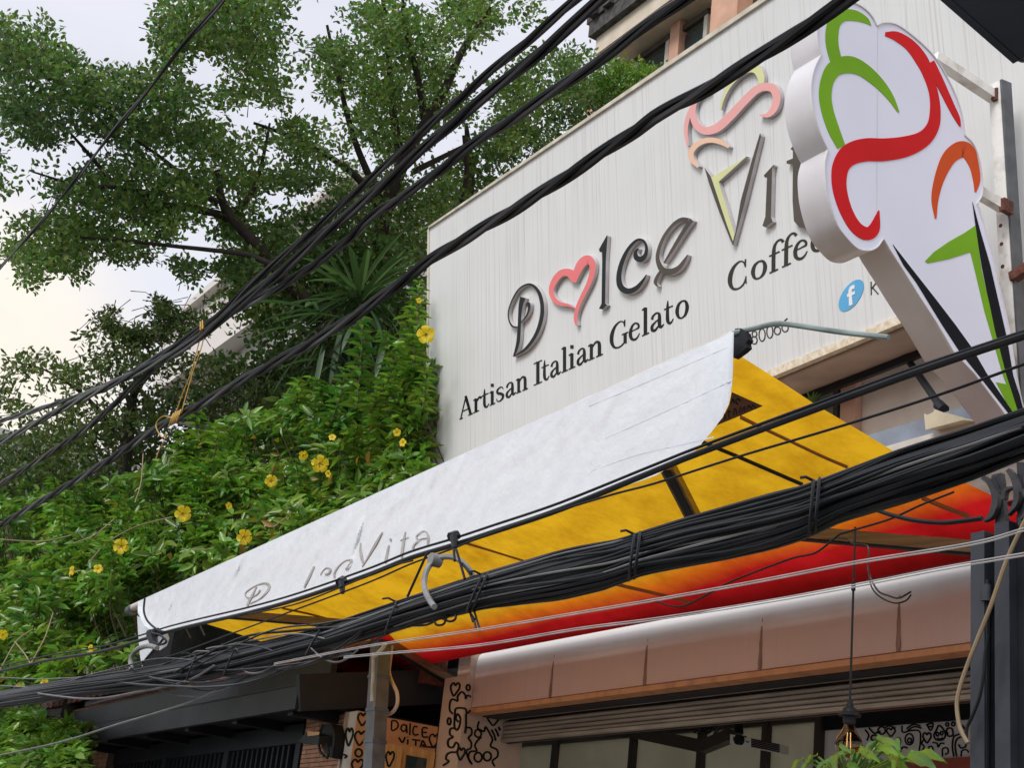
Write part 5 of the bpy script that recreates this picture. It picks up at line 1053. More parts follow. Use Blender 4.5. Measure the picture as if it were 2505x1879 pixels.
for k in range(5): obj('window', MB().box(c0[0] + 4 + k * 4, c0[0] + 6.2 + k * 4, Yf + 1.95, Yf + 1.99, c0[2] - 6.5, c0[2] - 4), MT['glass'], far)
lr = thing('low_roof', 'grey sloping roof end at the left edge behind the low branches', 'building', onD(40, 1050, 45) * np.array([1, 1, 0]))
c1 = onD(-40, 1035, 45); c2 = onD(55, 1062, 45)
obj('roof', MB().hexa([c1, c2, c2 - np.array([0, 0, 1.0]), c1 - np.array([0, 0, 1.0])], (0, 8, 0)), MT['steel'], lr)
obj('wall', MB().hexa([c1 + np.array([0, .5, -1.05]), c2 + np.array([-.8, .5, -1.05]), (c2[0] - .8, c2[1] + .5, 0), (c1[0], c1[1] + .5, 0)], (0, 7, 0)), MT['dark2'], lr)

# ================================================================== foliage
def frames(d, nrm):
    d = d / np.linalg.norm(d, axis=1)[:, None]; s = np.cross(nrm, d); s /= (np.linalg.norm(s, axis=1)[:, None] + 1e-9); n = np.cross(d, s); return d, s, n
def leafmesh(name, base, d, nrm, L, W, mat_, parent=None, curve=-.12, fold=.18, kind=None, wide=(.35, .7)):
    """leaves as folded blades: base, two shoulder pairs, tip"""
    N_ = len(base); D, Sd, Nn = frames(d, nrm); L = L[:, None]; Wd = W[:, None]
    a, b = wide
    def pt(t, sgn, w, up): return base + D * (L * t) + Sd * (Wd * w * sgn) + Nn * (L * up)
    v = np.stack([base, pt(a, 1, .5, fold * .25 + curve * a * a), pt(b, 1, .42, fold * .2 + curve * b * b), base + D * L + Nn * (L * curve), pt(b, -1, .42, fold * .2 + curve * b * b), pt(a, -1, .5, fold * .25 + curve * a * a)], 1)
    f = np.array([[0, 1, 2, 3], [0, 3, 4, 5]]); F_ = (np.arange(N_)[:, None, None] * 6 + f[None]).reshape(-1, 4)
    o = fast(name, v.reshape(-1, 3), F_, mat_, parent)
    if kind: o['kind'] = kind
    return o
def unit(v): return v / (np.linalg.norm(v, axis=-1, keepdims=True) + 1e-9)
def inpoly(P, x, y):
    c = np.zeros(len(x), bool); j = len(P) - 1
    for i in range(len(P)):
        xi, yi = P[i]; xj, yj = P[j]
        c ^= ((yi > y) != (yj > y)) & (x < (xj - xi) * (y - yi) / (yj - yi + 1e-9) + xi); j = i
    return c
def rays(x, y):
    c = np.stack([x - PX, -(y - PY), np.full_like(x, -FPX)], 1); return unit(c @ ROT.T)
def vnoise(x, y, s, seed=0):
    r = np.random.default_rng(seed); G = r.random((64, 64)); u, w = (x / s) % 63, (y / s) % 63; i, j = u.astype(int), w.astype(int); fu, fw = u - i, w - j
    fu = fu * fu * (3 - 2 * fu); fw = fw * fw * (3 - 2 * fw); i2, j2 = (i + 1) % 64, (j + 1) % 64
    return (G[i, j] * (1 - fu) + G[i2, j] * fu) * (1 - fw) + (G[i, j2] * (1 - fu) + G[i2, j2] * fu) * fw
def sample(P, n, box):
    x = rng.uniform(box[0], box[2], n); y = rng.uniform(box[1], box[3], n); k = inpoly(P, x, y); return x[k], y[k]
def clumps(name, poly, box, ncl, per, dist, thick, rad, L, W, mat_, parent, thr=.42, s1=110, s2=38, seed=1, up=(0, 0, .7), kind='stuff', dens=None, holes=()):
    """leaf rosettes scattered along short twigs through a crown volume"""
    x, y = sample(poly, ncl, box)
    nz_ = .6 * vnoise(x + 5000, y + 5000, s1, seed) + .4 * vnoise(x + 3000, y + 3000, s2, seed + 1); k = nz_ > thr
    for (hx, hy, rx, ry, pw) in holes: k &= ~((((x - hx) / rx) ** 2 + ((y - hy) / ry) ** 2 < 1) & (rng.random(len(x)) < pw))
    x, y, nz_ = x[k], y[k], nz_[k]
    dn = dist(x, y) + thick * (rng.random(len(x)) - .5) * 2
    C_ = CAM + rays(x, y) * dn[:, None]; n = len(C_)
    m = n * per; idx = np.repeat(np.arange(n), per)
    off = unit(rng.normal(size=(m, 3))) * (rng.random(m) ** .5)[:, None] * rad * np.array([1, 1, .42])
    base = C_[idx] + off
    d = unit(rng.normal(size=(m, 3)) * .8 + off / rad * .7 + np.array([0, 0, .15])); nr = unit(rng.normal(size=(m, 3)) * .55 + np.array(up))
    l = L * rng.uniform(.7, 1.25, m); return leafmesh(name, base, d, nr, l, l * W, mat_, parent, kind=kind), C_
def limb(pts, r0, r1, D, n=9):
    P = cr_([onD(x, y, dd if np.isscalar(D) is False else D) if not np.isscalar(D) else onD(x, y, D) for (x, y), dd in zip(pts, D if not np.isscalar(D) else [D] * len(pts))], 6)
    return MB().tube(P, np.linspace(r0, r1, len(P)), n)
def sprays(mb, C_, n, rngs, r=.008, ln=.7):
    ii = rngs.choice(len(C_), min(n, len(C_)), replace=False)
    for i in ii:
        p = C_[i]; d = unit(rngs.normal(size=3) + np.array([0, 0, -.2])); mb.tube([p + d * ln, p + d * ln * .4 + np.array([0, 0, .05]), p], [r, r * .7, r * .4], 4, caps=False)

# --- big tree
tree = thing('shade_tree', 'large spreading tree with small dark leaves filling the upper left', 'tree', onD(915, 1000, 23) * np.array([1, 1, 0]))
tk = MB(); P = [onD(x, y, 22.0) for x, y in [(912, 700), (925, 610), (940, 530), (965, 450), (1000, 370), (1040, 300), (1085, 225), (1130, 125), (1200, 15)]]
P = [P[0] * np.array([1, 1, 0])] + [P[0] * np.array([1, 1, .5]) + np.array([0, 0, 0])] + P; P = cr_(P, 6); tk.tube(P, np.interp(np.arange(len(P)), [0, 12, 30, len(P) - 1], [.20, .13, .10, .04]), 10); obj('trunk', tk, MT['bark'], tree, smooth=True)
for pts, r0, r1, D in ([(985, 420), (965, 300), (955, 200), (948, 100), (935, -20)], .07, .03, 22.1), ([(940, 530), (880, 440), (800, 380), (700, 330), (620, 300)], .07, .02, 22.1), ([(1040, 300), (1020, 180), (990, 60), (985, -20)], .06, .02, 22.1), \
        ([(1010, 420), (1090, 380), (1190, 330), (1290, 280)], .05, .015, 22.1), ([(935, 500), (870, 350), (830, 200), (800, 60)], .06, .02, 22.1), ([(1130, 500), (1142, 420), (1135, 330)], .05, .03, 22.9):
    obj('limb', limb(pts, r0, r1, D), MT['bark'], tree, smooth=True)
for pts, r0, r1, D in ([(900, 830), (800, 770), (720, 705), (660, 640), (610, 580), (565, 530), (540, 480), (533, 415)], .12, .045, [21.2, 20.8, 20.3, 20.0, 19.8, 19.8, 19.8, 19.8]), ([(575, 540), (520, 520), (407, 500), (340, 470), (285, 458), (183, 450), (80, 420)], .06, .012, 19.9), \
        ([(660, 645), (600, 622), (520, 612), (407, 600), (300, 588), (203, 580), (90, 560)], .04, .010, 19.4), ([(533, 500), (470, 450), (400, 390), (330, 340)], .05, .015, 20.5), ([(545, 540), (610, 480), (640, 400), (660, 300)], .05, .015, 20.6), ([(640, 620), (600, 540), (580, 470)], .035, .012, 20.6), ([(285, 458), (220, 380), (150, 300)], .04, .012, 20.4):
    obj('limb', limb(pts, r0, r1, D), MT['bark'], tree, smooth=True)
A = [(-60, 40), (30, 42), (60, 60), (112, 32), (122, 80), (140, 118), (190, 142), (205, 165), (300, 172), (345, 178), (372, 172), (400, 155), (378, 118), (352, 112), (375, 92), (392, 55), (402, 20), (430, -40),
     (1320, -40), (1312, 40), (1262, 60), (1190, 70), (1180, 110), (1160, 170), (1185, 185), (1260, 150), (1330, 130), (1440, 120), (1455, 300), (1250, 430), (1050, 560), (1046, 720), (1046, 900), (700, 860), (560, 800), (500, 730), (560, 690), (520, 665), (470, 690), (436, 660), (460, 620), (400, 612), (330, 645), (290, 640), (255, 618), (225, 645), (190, 640), (200, 690), (150, 660), (70, 702), (52, 690), (90, 640), (-60, 640)]
dA = lambda x, y: 20.6 + 2.4 * np.clip((x - 500) / 500, 0, 1)
HL = [(1215, 140, 50, 65, .95), (480, 15, 40, 25, .5), (770, 40, 60, 25, .5), (140, 500, 60, 25, .5), (655, 510, 45, 40, .75), (870, 100, 30, 40, .5), (600, 300, 40, 30, .3), (640, 380, 70, 60, .5), (300, 560, 60, 22, .5), (1130, 215, 40, 35, .5)]
fo, C1 = clumps('foliage', A, (-60, -40, 1460, 760), 5600, 24, dA, 1.7, .25, .082, .52, MT['leaf_tree'], tree, thr=.415, seed=3, holes=HL)
fo2, C2 = clumps('inner_foliage', A, (-60, -40, 1460, 760), 420, 16, lambda x, y: dA(x, y) + 1.6, 1.2, .28, .10, .55, MT['leaf_tree'], tree, thr=.50, s1=170, s2=60, seed=9, holes=HL)
rs = np.random.default_rng(4); mb = MB(); sprays(mb, C1, 420, rs, .007, .32); o = obj('twig', mb, MT['bark'], tree); o['kind'] = 'stuff'
fo, C6 = clumps('low_foliage', [(430, 640), (520, 640), (700, 610), (1046, 560), (1046, 900), (800, 960), (560, 960), (480, 900), (560, 830), (600, 760), (540, 700), (470, 690)], (420, 560, 1050, 970), 1100, 15, lambda x, y: 21.5 + 0 * x, 1.0, .22, .092, .56, MT['leaf_tree'], tree, thr=.30, s1=70, s2=30, seed=91, holes=[(480, 790, 120, 75, .8), (600, 850, 60, 40, .5)])
# --- lower tree at the left
low = thing('low_tree', 'lower feathery tree against the bright sky at the left', 'tree', onD(300, 1150, 19) * np.array([1, 1, 0]))
Bp = [(-60, 1010), (-10, 900), (40, 868), (110, 865), (180, 900), (225, 905), (215, 830), (245, 815), (300, 830), (340, 800), (370, 815), (400, 850), (430, 870), (480, 870), (620, 900), (700, 860), (780, 800), (1046, 720), (1046, 1050), (800, 1130), (600, 1130), (400, 1180), (200, 1260), (-60, 1330)]
fo, C3 = clumps('foliage', Bp, (-60, 720, 1050, 1340), 2700, 14, lambda x, y: 19.5 + 2 * np.clip((x - 300) / 500, 0, 1), 1.0, .2, .085, .42, MT['leaf_low'], low, thr=.36, seed=21, holes=[(100, 960, 70, 40, .6), (250, 960, 80, 40, .5), (440, 930, 60, 40, .4)])
fo, C4 = clumps('inner_foliage', [(200, 1040), (480, 960), (620, 930), (1046, 760), (1046, 1150), (400, 1250), (-60, 1370), (-60, 1080)], (-60, 760, 1050, 1380), 2300, 14, lambda x, y: 21 + 0 * x, .8, .3, .10, .45, MT['leaf_low'], low, thr=.2, seed=33)
Sp = [(240, 790), (230, 775), (255, 765), (262, 748), (285, 752), (275, 775), (300, 800), (360, 795), (395, 730), (372, 742), (380, 720), (440, 760), (500, 770), (520, 800), (420, 840), (300, 850)]
fo, C5 = clumps('sprig', Sp, (220, 710, 530, 860), 620, 12, lambda x, y: 19.2 + 0 * x, .4, .13, .075, .42, MT['leaf_low'], low, thr=.30, s1=60, s2=25, seed=41)
mb = MB(); sprays(mb, C3, 200, rs, .006, .3); sprays(mb, C5, 60, rs, .006, .35); o = obj('twig', mb, MT['bark'], low); o['kind'] = 'stuff'
tk = MB(); b0_ = onD(300, 1150, 19.6); tk.tube(cr_([b0_ * np.array([1, 1, 0]), b0_ * np.array([1, 1, .6]), b0_, onD(320, 1000, 19.6), onD(350, 880, 19.5)], 5), np.linspace(.16, .03, 21), 8); obj('trunk', tk, MT['bark'], low, smooth=True)
for pts in ([(300, 1080), (220, 980), (120, 910), (40, 885)], [(320, 1000), (290, 900), (270, 800), (262, 745)], [(330, 960), (420, 850), (470, 780)], [(262, 775), (285, 755)]): obj('limb', limb(pts, .03, .006, 19.4, 6), MT['bark'], low, smooth=True)
# --- second slim trunk behind the sign
sl_ = thing('slim_tree', 'slim tree trunk rising behind the left end of the sign', 'tree', onD(1140, 600, 24) * np.array([1, 1, 0]))
q = onD(1142, 520, 24); mb = MB().tube([q * np.array([1, 1, 0]), q, onD(1150, 400, 24), onD(1140, 300, 24)], [.14, .11, .08, .03], 8); obj('trunk', mb, MT['bark'], sl_, smooth=True)
fo, _ = clumps('foliage', [(1060, 420), (1180, 330), (1400, 190), (1450, 250), (1440, 300), (1250, 430), (1060, 550)], (1050, 180, 1460, 560), 800, 14, lambda x, y: 24 + 0 * x, .9, .24, .10, .46, MT['leaf_tree'], sl_, thr=.25, seed=51)
# --- strap leaved plant
epi = thing('strap_leaf_plant', 'dark rosette plant of long strap leaves beside the tree trunk', 'plant', onD(870, 760, 17.5))
c = onD(875, 735, 16.8); 
def strap(c, d, L, W, droop, n=7):
    m = MB(); d = unit(np.array(d, float)); s = unit(np.cross(d, (0, 0, 1.)) + 1e-6); vs = []
    p = np.array(c, float); dirv = d.copy()
    for i in range(n):
        t = i / (n - 1); w = W * (0.35 + 1.3 * t) * (1 - t) ** .6 if t < 1 else 0; w = max(w, .002); vs += [p + s * w / 2 + np.array([0, 0, w * .15]), p - np.array([0, 0, w * .1]), p - s * w / 2 + np.array([0, 0, w * .15])]
        dirv = unit(dirv + np.array([0, 0, -droop / n])); p = p + dirv * L / (n - 1)
    return m.add(vs, [f for i in range(n - 1) for f in ((3 * i, 3 * i + 1, 3 * i + 4, 3 * i + 3), (3 * i + 1, 3 * i + 2, 3 * i + 5, 3 * i + 4))])
rt = random.Random(3); camright = ROT[:, 0]; camup = ROT[:, 1]
for k in range(64):
    a = rt.uniform(-.6, PI + .6) if k < 44 else rt.uniform(PI + .3, 2 * PI - .3)
    d = camright * math.cos(a) + camup * math.sin(a) * .85 - ROT[:, 2] * -rt.uniform(-.2, .8)
    obj('strap_leaf', strap(c + np.array([rt.uniform(-.15, .15), 0, rt.uniform(-.12, .12)]), d, rt.uniform(.65, 1.0), rt.uniform(.09, .13), rt.uniform(.3, 1.3)), MT['leaf_epi'], epi, smooth=True)
c2_ = onD(840, 880, 16.4)
for k in range(70):
    d = camright * rt.uniform(-1, .7) + camup * rt.uniform(-1.0, .35) + ROT[:, 2] * rt.uniform(0, .6)
    obj('strap_leaf', strap(c2_ + camright * rt.uniform(-.45, .5) + camup * rt.uniform(-.35, .55), d, rt.uniform(.6, .9), rt.uniform(.08, .12), rt.uniform(.7, 1.7)), MT['leaf_epi'], epi, smooth=True)
obj('stem', MB().tube([c * np.array([1, 1, 0]), c2_ - ROT[:, 2] * .3, c - ROT[:, 2] * .15], .08, 8), MT['bark'], epi, smooth=True)
# --- flowering shrub
sh_ = thing('flowering_shrub', 'dense green climbing shrub with yellow trumpet flowers left of the sign', 'shrub', (-13.5, 5.6, .1))
Hp = [(1050, 780), (1025, 800), (990, 850), (965, 930), (935, 985), (890, 985), (850, 950), (810, 960), (750, 960), (690, 975), (650, 1005), (560, 1020), (520, 1060), (440, 1075), (420, 1120), (330, 1160), (250, 1190), (170, 1190), (60, 1180), (20, 1220), (-60, 1220), (-60, 1690), (60, 1675), (330, 1600), (330, 1480), (1050, 1150)]
def hd(x, y):
    Y_ = np.interp(x, [-60, 0, 300, 700, 1050], [3.3, 3.45, 4.3, 5.1, 5.55]); return Y_ - .35 * np.clip((y - 1150) / 450, -0.5, 1)
def hedgepts(n, poly, box, bump, deep, seed):
    x, y = sample(poly, n, box); Y_ = hd(x, y) + bump * (vnoise(x + 900, y + 900, 90, seed) - .5) + deep; d = rays(x, y); return CAM + d * (Y_ / d[:, 1])[:, None], x, y
def whorls(C_, per, L, W, sp=.8):
    n = len(C_); m = n * per; idx = np.repeat(np.arange(n), per); ax_ = unit(rng.normal(size=(n, 3)) * .38 + np.array([.12, -.42, .85]))
    az = rng.uniform(0, 2 * PI, m) * .25 + np.tile(np.arange(per) * 2 * PI / per, n); u_ = unit(np.cross(ax_, (1., .2, .1))); w_ = np.cross(ax_, u_)
    rad = u_[idx] * np.cos(az)[:, None] + w_[idx] * np.sin(az)[:, None]
    lift = rng.uniform(-.05, .75, m)[:, None]; d = unit(rad + ax_[idx] * lift); nr = unit(ax_[idx] - d * np.sum(ax_[idx] * d, 1)[:, None] + rng.normal(size=(m, 3)) * .15)
    l = L * rng.uniform(.65, 1.2, m); base = C_[idx] + ax_[idx] * rng.uniform(-.09, .04, m)[:, None] + rad * .006; return base, d, nr, l, l * W * rng.uniform(.85, 1.15, m)
hb = (-60, 680, 1050, 1730)
Cf, fx, fy = hedgepts(3000, Hp, hb, .55, 0, 61)
b_, d_, n_, l_, w_ = whorls(Cf, 7, .165, .34)
vis = np.repeat(fx, 7); sel = np.argsort(-(vis + rng.normal(size=len(vis)) * 220) + 0 * b_[:, 1])[:300]
rest = np.ones(len(b_), bool); rest[sel] = False
leafmesh('leaf_mass', b_[rest], d_[rest], n_[rest], l_[rest], w_[rest], MT['leaf_bush'], sh_, curve=-.30, fold=.35, kind='stuff', wide=(.32, .66))
# the largest leaves one by one, sharing one blade mesh
blade = leafmesh('leaf', np.zeros((1, 3)), np.array([[1., 0, 0]]), np.array([[0, 0, 1.]]), np.array([1.0]), np.array([.33]), MT['leaf_bush'], None, curve=-.30, fold=.35, wide=(.32, .66))
bme = blade.data; first = True; base0 = Vector(sh_.location)
D_, S_, N_ = frames(d_[sel], n_[sel])
for i, k in enumerate(sel):
    o = blade if first else bpy.data.objects.new('leaf', bme)
    if not first: COL.objects.link(o)
    first = False; o.parent = sh_
    o.matrix_basis = Matrix.Translation(Vector(b_[k]) - base0) @ Matrix([list(r) for r in np.stack([D_[i], S_[i], N_[i]], 1)]).to_4x4() @ Matrix.Scale(float(l_[k]), 4)
Ci, _, _ = hedgepts(2600, Hp, hb, .3, .45, 62); b_, d_, n_, l_, w_ = whorls(Ci, 8, .15, .42); leafmesh('inner_leaves', b_, d_, n_, l_, w_, MT['leaf_bush'], sh_, curve=-.25, fold=.3, kind='stuff')
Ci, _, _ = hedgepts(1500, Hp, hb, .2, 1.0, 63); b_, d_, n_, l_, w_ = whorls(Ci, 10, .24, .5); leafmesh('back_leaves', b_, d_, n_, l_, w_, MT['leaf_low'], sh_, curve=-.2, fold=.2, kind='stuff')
mb = MB(); rk = np.random.default_rng(8)
for i in [q for q in rk.choice(len(Cf), 400, replace=False) if fy[q] < 1560]:
    p = Cf[i]; mb.tube([p + np.array([rk.normal() * .06, .25, -.5]), p + np.array([rk.normal() * .05, .08, -.22]), p], [.008, .006, .003], 4, caps=False)
o = obj('stem', mb, MT['twig'], sh_); o['kind'] = 'stuff'
# tall shoots with paired drooping leaves
def shoot(pts, Y, n, L):
    P = cr_([onY(x, y, Y) for x, y in pts], 8); P, t = resample(P, n); obj('shoot', MB().tube(P, np.linspace(.010, .004, n), 5), MT['twig'], sh_)
    idx = np.repeat(np.arange(n), 4); m = len(idx); az = np.tile(np.arange(4) * PI / 2, n) + np.repeat(np.arange(n) * .8, 4)
    d = np.stack([np.cos(az), np.sin(az), np.full(m, .35)], 1); nr = np.stack([-np.cos(az) * .3, -np.sin(az) * .3, np.ones(m)], 1)
    taper = np.interp(idx / n, [0, .75, 1], [1, .9, .45]); l = L * taper * rng.uniform(.8, 1.15, m)
    leafmesh('shoot_leaves', P[idx], d, nr, l, l * .30, MT['leaf_bush'], sh_, curve=-.42, fold=.35, kind='stuff', wide=(.32, .66))
shoot([(872, 1000), (880, 920), (884, 850), (886, 778)], 5.1, 16, .165); shoot([(1010, 900), (1018, 820), (1022, 740), (1024, 692)], 5.35, 13, .14); shoot([(905, 1010), (950, 930), (975, 850)], 5.2, 11, .14); shoot([(800, 1060), (830, 980), (845, 905)], 5.1, 11, .14); shoot([(520, 1130), (530, 1080), (522, 1040)], 4.6, 7, .15); shoot([(1035, 1000), (1040, 930), (1042, 900)], 5.4, 8, .13); shoot([(715, 1000), (735, 960), (728, 930)], 4.9, 7, .15)
for k in range(46):
    i = int(rk.integers(len(Cf))); 
    if fy[i] > 1450 or fx[i] < 40 or fy[i] > 1480 - .45 * (fx[i] - 330) - 60: continue
    p = Cf[i] + np.array([0, -.12, 0]); dx, up_ = rk.uniform(-.12, .16), rk.uniform(.18, .36)
    P_s, _ = resample(cr_([p + np.array([0, .1, -.15]), p + np.array([dx * .4, -.02, up_ * .5]), p + np.array([dx * 1.3, -.08, up_ * .9]), p + np.array([dx * 2.2, -.12, up_ * .95])], 4), 9)
    idx = np.repeat(np.arange(9), 4); m = len(idx); az = np.tile(np.arange(4) * PI / 2, 9) + np.repeat(np.arange(9) * .8, 4)
    d = np.stack([np.cos(az), np.sin(az), np.full(m, .2)], 1); nr = np.stack([-np.cos(az) * .3, -np.sin(az) * .3, np.ones(m)], 1); l = .145 * np.interp(idx / 9, [0, .7, 1], [1, .9, .5]) * rng.uniform(.75, 1.2, m)
    o = leafmesh('spray_leaves', P_s[idx], d, nr, l, l * .32, MT['leaf_bush'], sh_, curve=-.45, fold=.35, kind='stuff', wide=(.32, .66)); obj('spray_stem', MB().tube(P_s, .004, 4), MT['twig'], sh_)
# far lower leaves under the roof corner
Lp = [(-60, 1730), (60, 1730), (110, 1780), (190, 1790), (196, 1890), (-60, 1890)]
x, y = sample(Lp, 900, (-60, 1720, 200, 1890)); d = rays(x, y); Cl = CAM + d * ((3.75 + .35 * (vnoise(x + 99, y + 99, 50, 5) - .5)) / d[:, 1])[:, None]
b_, d_, n_, l_, w_ = whorls(Cl, 7, .13, .42); leafmesh('lower_leaves', b_, d_, n_, l_, w_, MT['leaf_bush'], sh_, curve=-.25, fold=.3, kind='stuff')
x, y = sample(Lp, 700, (-60, 1720, 200, 1890)); d = rays(x, y); Cl = CAM + d * ((4.3 + 0 * x) / d[:, 1])[:, None]
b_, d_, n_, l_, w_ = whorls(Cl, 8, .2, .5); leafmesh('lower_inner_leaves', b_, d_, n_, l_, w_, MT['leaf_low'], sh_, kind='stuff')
for pts in ([(0, 1640), (40, 1570), (80, 1540)], [(36, 1570), (60, 1600), (75, 1625)], [(75, 1625), (110, 1560), (130, 1500)], [(215, 1380), (260, 1330), (330, 1290), (420, 1265)], [(180, 1330), (230, 1310), (280, 1270)], [(330, 1230), (345, 1180), (350, 1110)], [(0, 1320), (100, 1325), (175, 1310)], [(670, 1290), (720, 1250), (745, 1225)]):
    obj('bare_twig', MB().tube(cr_([onY(x, y, float(hd(np.array([x]), np.array([y]))[0]) - .25) for x, y in pts], 4), .006, 5), MT['brownc'], sh_)
# flowers: five rounded petals round a dark throat
def flower_meshes():
    out = []
    for v in range(3):
        mb = MB(); R_ = 1.0
        for k in range(5):
            a = 2 * PI * k / 5 + .1 * v; ca, sa = math.cos(a), math.sin(a)
            loc = [(.12, 0, -.30), (.42, .30, .0), (.74, .52, .10 + .12 * ((k * 7 + v * 3) % 3)), (1.0, .34, .0), (1.04, -.02, -.16 + .1 * ((k + v) % 2)), (.90, -.42, .02), (.48, -.34, .04)]
            vs = [(r_ * ca - t * sa, r_ * sa + t * ca, h + .05 * ((k + v) % 2)) for r_, t, h in loc] + [(.60 * ca, .60 * sa, .06)]
            mb.add(vs, [(i, (i + 1) % 7, 7) for i in range(7)], 0)
        mb.lathe([(.26, -.16), (.20, -.6), (.10, -.9), (.05, -1.3)], (0, 0, 0), 8, 0); mb.lathe([(.0, -.34), (.20, -.22)], (0, 0, 0), 8, 1); out.append(mb)
    return out
fms = []
for mb in flower_meshes():
    me = bpy.data.meshes.new('flower'); me.from_pydata(mb.v, [], mb.f); me.materials.append(MT['petal']); me.materials.append(MT['throat']); me.polygons.foreach_set('material_index', mb.mi); sm(me, 60); fms.append(me)
FL = [(1042, 818, 22, 0), (783, 1135, 21, 1), (663, 1177, 15, 2), (742, 1115, 12, 0), (448, 1257, 20, 1), (598, 1314, 19, 2), (296, 1337, 18, 0), (175, 1398, 13, 1), (240, 1392, 11, 2), (985, 1083, 10, 0), (971, 1058, 10, 1), (813, 1070, 9, 2), (560, 1238, 9, 1), (8, 1553, 12, 0), (109, 1670, 9, 1), (222, 1590, 12, 2), (803, 1160, 9, 0), (1025, 735, 7, 1)]
for i, (x, y, r, v) in enumerate(FL):
    Y_ = (5.25 if x > 1000 and y < 900 else float(hd(np.array([x]), np.array([y]))[0]) - .34); p = onY(x, y, Y_); dist = np.linalg.norm(p - CAM); o = bpy.data.objects.new('flower', fms[v]); COL.objects.link(o); o.parent = sh_
    rr = r * dist / FPX; vd = Vector(CAM - p).normalized(); vd = (vd + Vector((random.uniform(-.5, .5), random.uniform(-.4, .4), random.uniform(-.1, .5))) * (1.0 if r > 14 else 1.9)).normalized()
    o.matrix_basis = Matrix.Translation(Vector(p) - base0) @ vd.to_track_quat('Z', 'Y').to_matrix().to_4x4() @ Matrix.Rotation(random.uniform(0, 6), 4, 'Z') @ Matrix.Scale(rr, 4)
# sprig on the gate roof edge
sg = thing('roof_sprig', 'bright green leafy sprig growing at the dark eave corner', 'plant', onY(165, 1790, 3.8))
cs = onY(160, 1778, 3.8)
for k in range(13):
    a = k * 2.4; d = unit(camright * math.cos(a) + camup * math.sin(a) * .6 + np.array([0, -.3, .35])); obj('leaf', strap(cs, d, rt.uniform(.14, .22), .055, .9, 6), MT['leaf_pot'], sg, smooth=True)
obj('stem', MB().tube([cs + np.array([0, .15, -.2]), cs], .008, 5), MT['twig'], sg)
# balcony greenery above the sign
bs = thing('balcony_shrub', 'small leafy shrub spilling over the wall behind the top edge of the sign', 'shrub', onY(1530, 220, 11.6))
fo, _ = clumps('foliage', [(1446, 190), (1475, 150), (1520, 148), (1560, 165), (1605, 160), (1612, 178), (1500, 262), (1480, 292), (1445, 250)], (1440, 140, 1620, 300), 330, 16, lambda x, y: 24.5 + 0 * x, .4, .24, .07, .5, MT['leaf_bush'], bs, thr=.1, seed=71)
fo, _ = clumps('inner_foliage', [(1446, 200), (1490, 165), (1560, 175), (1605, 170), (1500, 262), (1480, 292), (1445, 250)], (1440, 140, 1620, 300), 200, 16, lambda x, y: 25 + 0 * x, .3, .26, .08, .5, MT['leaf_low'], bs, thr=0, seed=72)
obj('stem', MB().tube([onY(1530, 300, 11.6), onY(1530, 200, 11.6)], .03, 6), MT['bark'], bs)
# little fern by the upper window
fe = thing('ledge_fern', 'tiny fern on the window ledge beside the awning edge', 'plant', onY(1985, 985, 6.1))
cf = onY(1985, 992, 6.1)
for k in range(16):
    a = k * PI / 15; obj('frond', strap(cf, camright * math.cos(a) + camup * (math.sin(a) + .2) + np.array([0, -.2, 0]), rt.uniform(.05, .11), .02, .8, 5), MT['leaf_pot'], fe)
# --- pot plant in front of the shop
pp_ = onY(2075, 1879, 3.3)
pot = thing('potted_plant', 'tall potted plant with broad light green leaves in front of the shop', 'plant', (pp_[0], 3.3, .125))
obj('pot', MB().lathe([(0, .0), (.17, 0), (.22, .38), (.24, .40), (.24, .44), (.21, .44), (.20, .40), (0, .40)], (pp_[0], 3.3, .125), 20), MT['tile'], pot, smooth=True)
obj('stem', MB().tube([(pp_[0], 3.3, .5), (pp_[0] + .03, 3.32, 1.4), (pp_[0], 3.3, pp_[2] + .02)], [.03, .025, .015], 7), MT['twig'], pot, smooth=True)
def broad(p0, p1, W, nrm, drp=.12):
    p0 = np.array(p0); p1 = np.array(p1); L = np.linalg.norm(p1 - p0); d = (p1 - p0) / L; s = unit(np.cross(nrm, d)); n = np.cross(d, s); m = MB(); vs = []
    T = [0, .08, .25, .45, .65, .82, .94, 1]; Wd = [.02, .55, .95, 1, .82, .5, .2, .01]
    for i, (t, w) in enumerate(zip(T, Wd)):
        c_ = p0 + d * L * t + n * (-drp * L * t * t + .04 * L); wv = .03 * L * math.sin(i * 2.1)
        vs += [c_ + s * W * w / 2 + n * (w * W * .16 + wv), c_ + s * W * w / 4 + n * (w * W * .05), c_, c_ - s * W * w / 4 + n * (w * W * .05), c_ - s * W * w / 2 + n * (w * W * .16 - wv)]
    return m.add(vs, [(5 * i + j, 5 * i + j + 1, 5 * i + 5 + j + 1, 5 * i + 5 + j) for i in range(7) for j in range(4)])
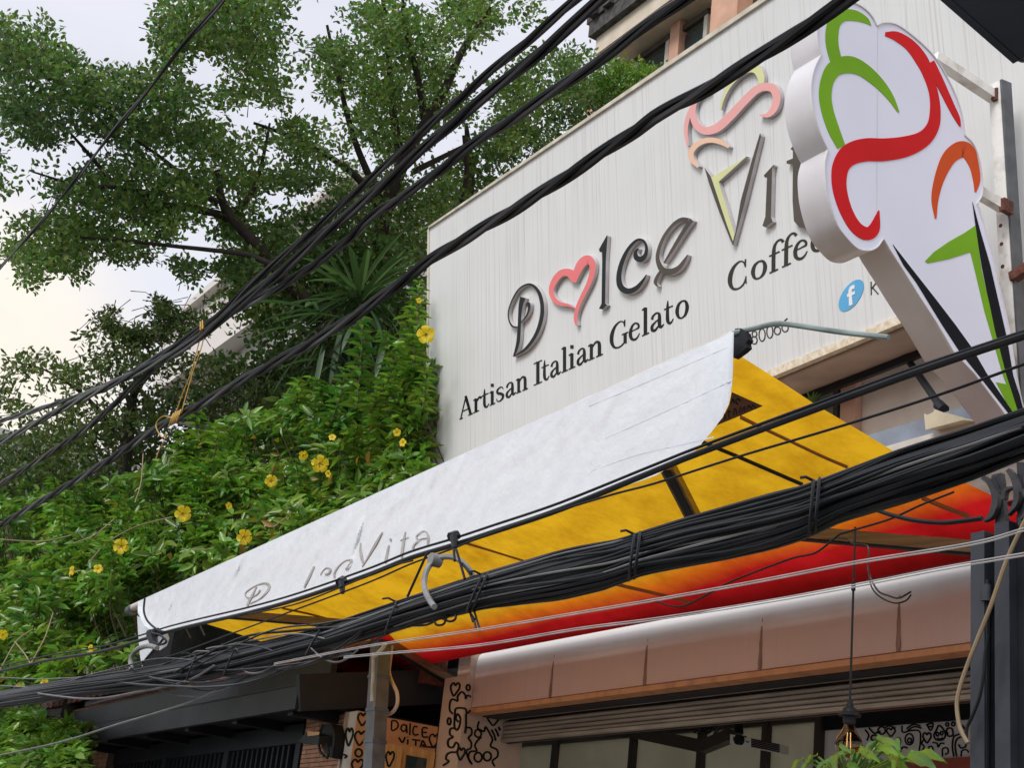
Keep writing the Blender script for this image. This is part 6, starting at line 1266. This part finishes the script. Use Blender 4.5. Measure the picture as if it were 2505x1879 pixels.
LV = [((1345, 1300), (1330, 1400), 0), ((1090, 1290), (1345, 1390), 150), ((960, 1100), (960, 1260), 60), ((740, 1110), (955, 1160), 85), ((720, 1190), (960, 1250), 90), ((740, 1120), (570, 1240), 95), ((660, 1220), (580, 1280), 70), ((750, 1260), (1060, 1290), 100), ((500, 1250), (130, 1340), 110), ((330, 1180), (440, 1240), 60), ((530, 1260), (500, 1380), 130), ((560, 1240), (720, 1300), 90),
      ((400, 1320), (120, 1400), 100), ((640, 1330), (870, 1400), 110), ((300, 1280), (260, 1420), 100), ((100, 1300), (-60, 1330), 80), ((60, 1340), (-120, 1440), 90), ((420, 1380), (540, 1440), 90), ((760, 1330), (640, 1440), 100), ((880, 1320), (1060, 1420), 90), ((200, 1350), (60, 1440), 90), ((590, 1300), (420, 1330), 80), ((980, 1310), (880, 1400), 80), ((-60, 1330), (-200, 1400), 90), ((480, 1220), (330, 1300), 100), ((700, 1240), (560, 1300), 90)]
LV = [((a[0], a[1]), (b[0], b[1]), w) for a, b, w in LV if w]
LV.append(((1085, 1330), (1415, 1270), 165))
for k, (a, b, w) in enumerate(LV):
    ya = 3.3 + .12 * math.sin(k * 2.3); yb2 = ya - .10 + .06 * math.sin(k * 1.7); (a_, b2) = Q2([a, b]); p0_, p1_ = onY(*a_, ya), onY(*b2, yb2)
    sc2 = np.linalg.norm(p0_ - CAM) / FPX * .226; obj('leaf', broad(p0_, p1_, w * sc2, unit(np.array([.15 * math.sin(k), -.75, .65]))), MT['leaf_pot'], pot, smooth=True)
    st0 = np.array([pp_[0], 3.3, pp_[2] - .10]); obj('petiole', MB().tube([st0, (st0 + p0_) / 2 + np.array([0, 0, .03]), p0_], .004, 5), MT['leaf_pot'], pot)

# a few dry yellowed leaves caught in the shrub
Cd, _, _ = hedgepts(170, Hp, hb, .55, -.08, 77); b_, d_, n_, l_, w_ = whorls(Cd, 1, .13, .36); leafmesh('dry_leaves', b_, d_ - np.array([0, 0, .5]), n_, l_, w_, mat('dry_leaf', (0.36, 0.22, 0.05), 0.6, 0.3, 3, island=.6, transl=.2, col2=(0.22, 0.20, 0.04)), sh_, curve=-.3, fold=.3, kind='stuff')
# leaves past the ones built singly: one part per plant
def merge(parent, name):
    os_ = [o for o in parent.children if o.type == 'MESH' and o.get('kind') == 'stuff' and all(k not in o.name for k in ('twig', 'stem'))]
    V, F, MI, ms, n = [], [], [], [], 0
    for o in os_:
        me = o.data; v = np.empty(len(me.vertices) * 3, np.float32); me.vertices.foreach_get('co', v); f = np.empty(len(me.loops), np.int32); me.loops.foreach_get('vertex_index', f)
        V.append(v.reshape(-1, 3)); F.append(f.reshape(-1, 4) + n); n += len(me.vertices); m = me.materials[0]
        if m not in ms: ms.append(m)
        MI.append(np.full(len(me.polygons), ms.index(m), np.int32))
    for o in os_: bpy.data.objects.remove(o)
    o = fast(name, np.concatenate(V) + parent_loc(parent), np.concatenate(F), ms[0], parent); o['kind'] = 'stuff'
    for m in ms[1:]: o.data.materials.append(m)
    o.data.polygons.foreach_set('material_index', np.concatenate(MI)); o.data.update()
for p_, n_ in ((tree, 'foliage'), (low, 'foliage'), (sl_, 'foliage'), (sh_, 'leaf_mass'), (bs, 'foliage')): merge(p_, n_)
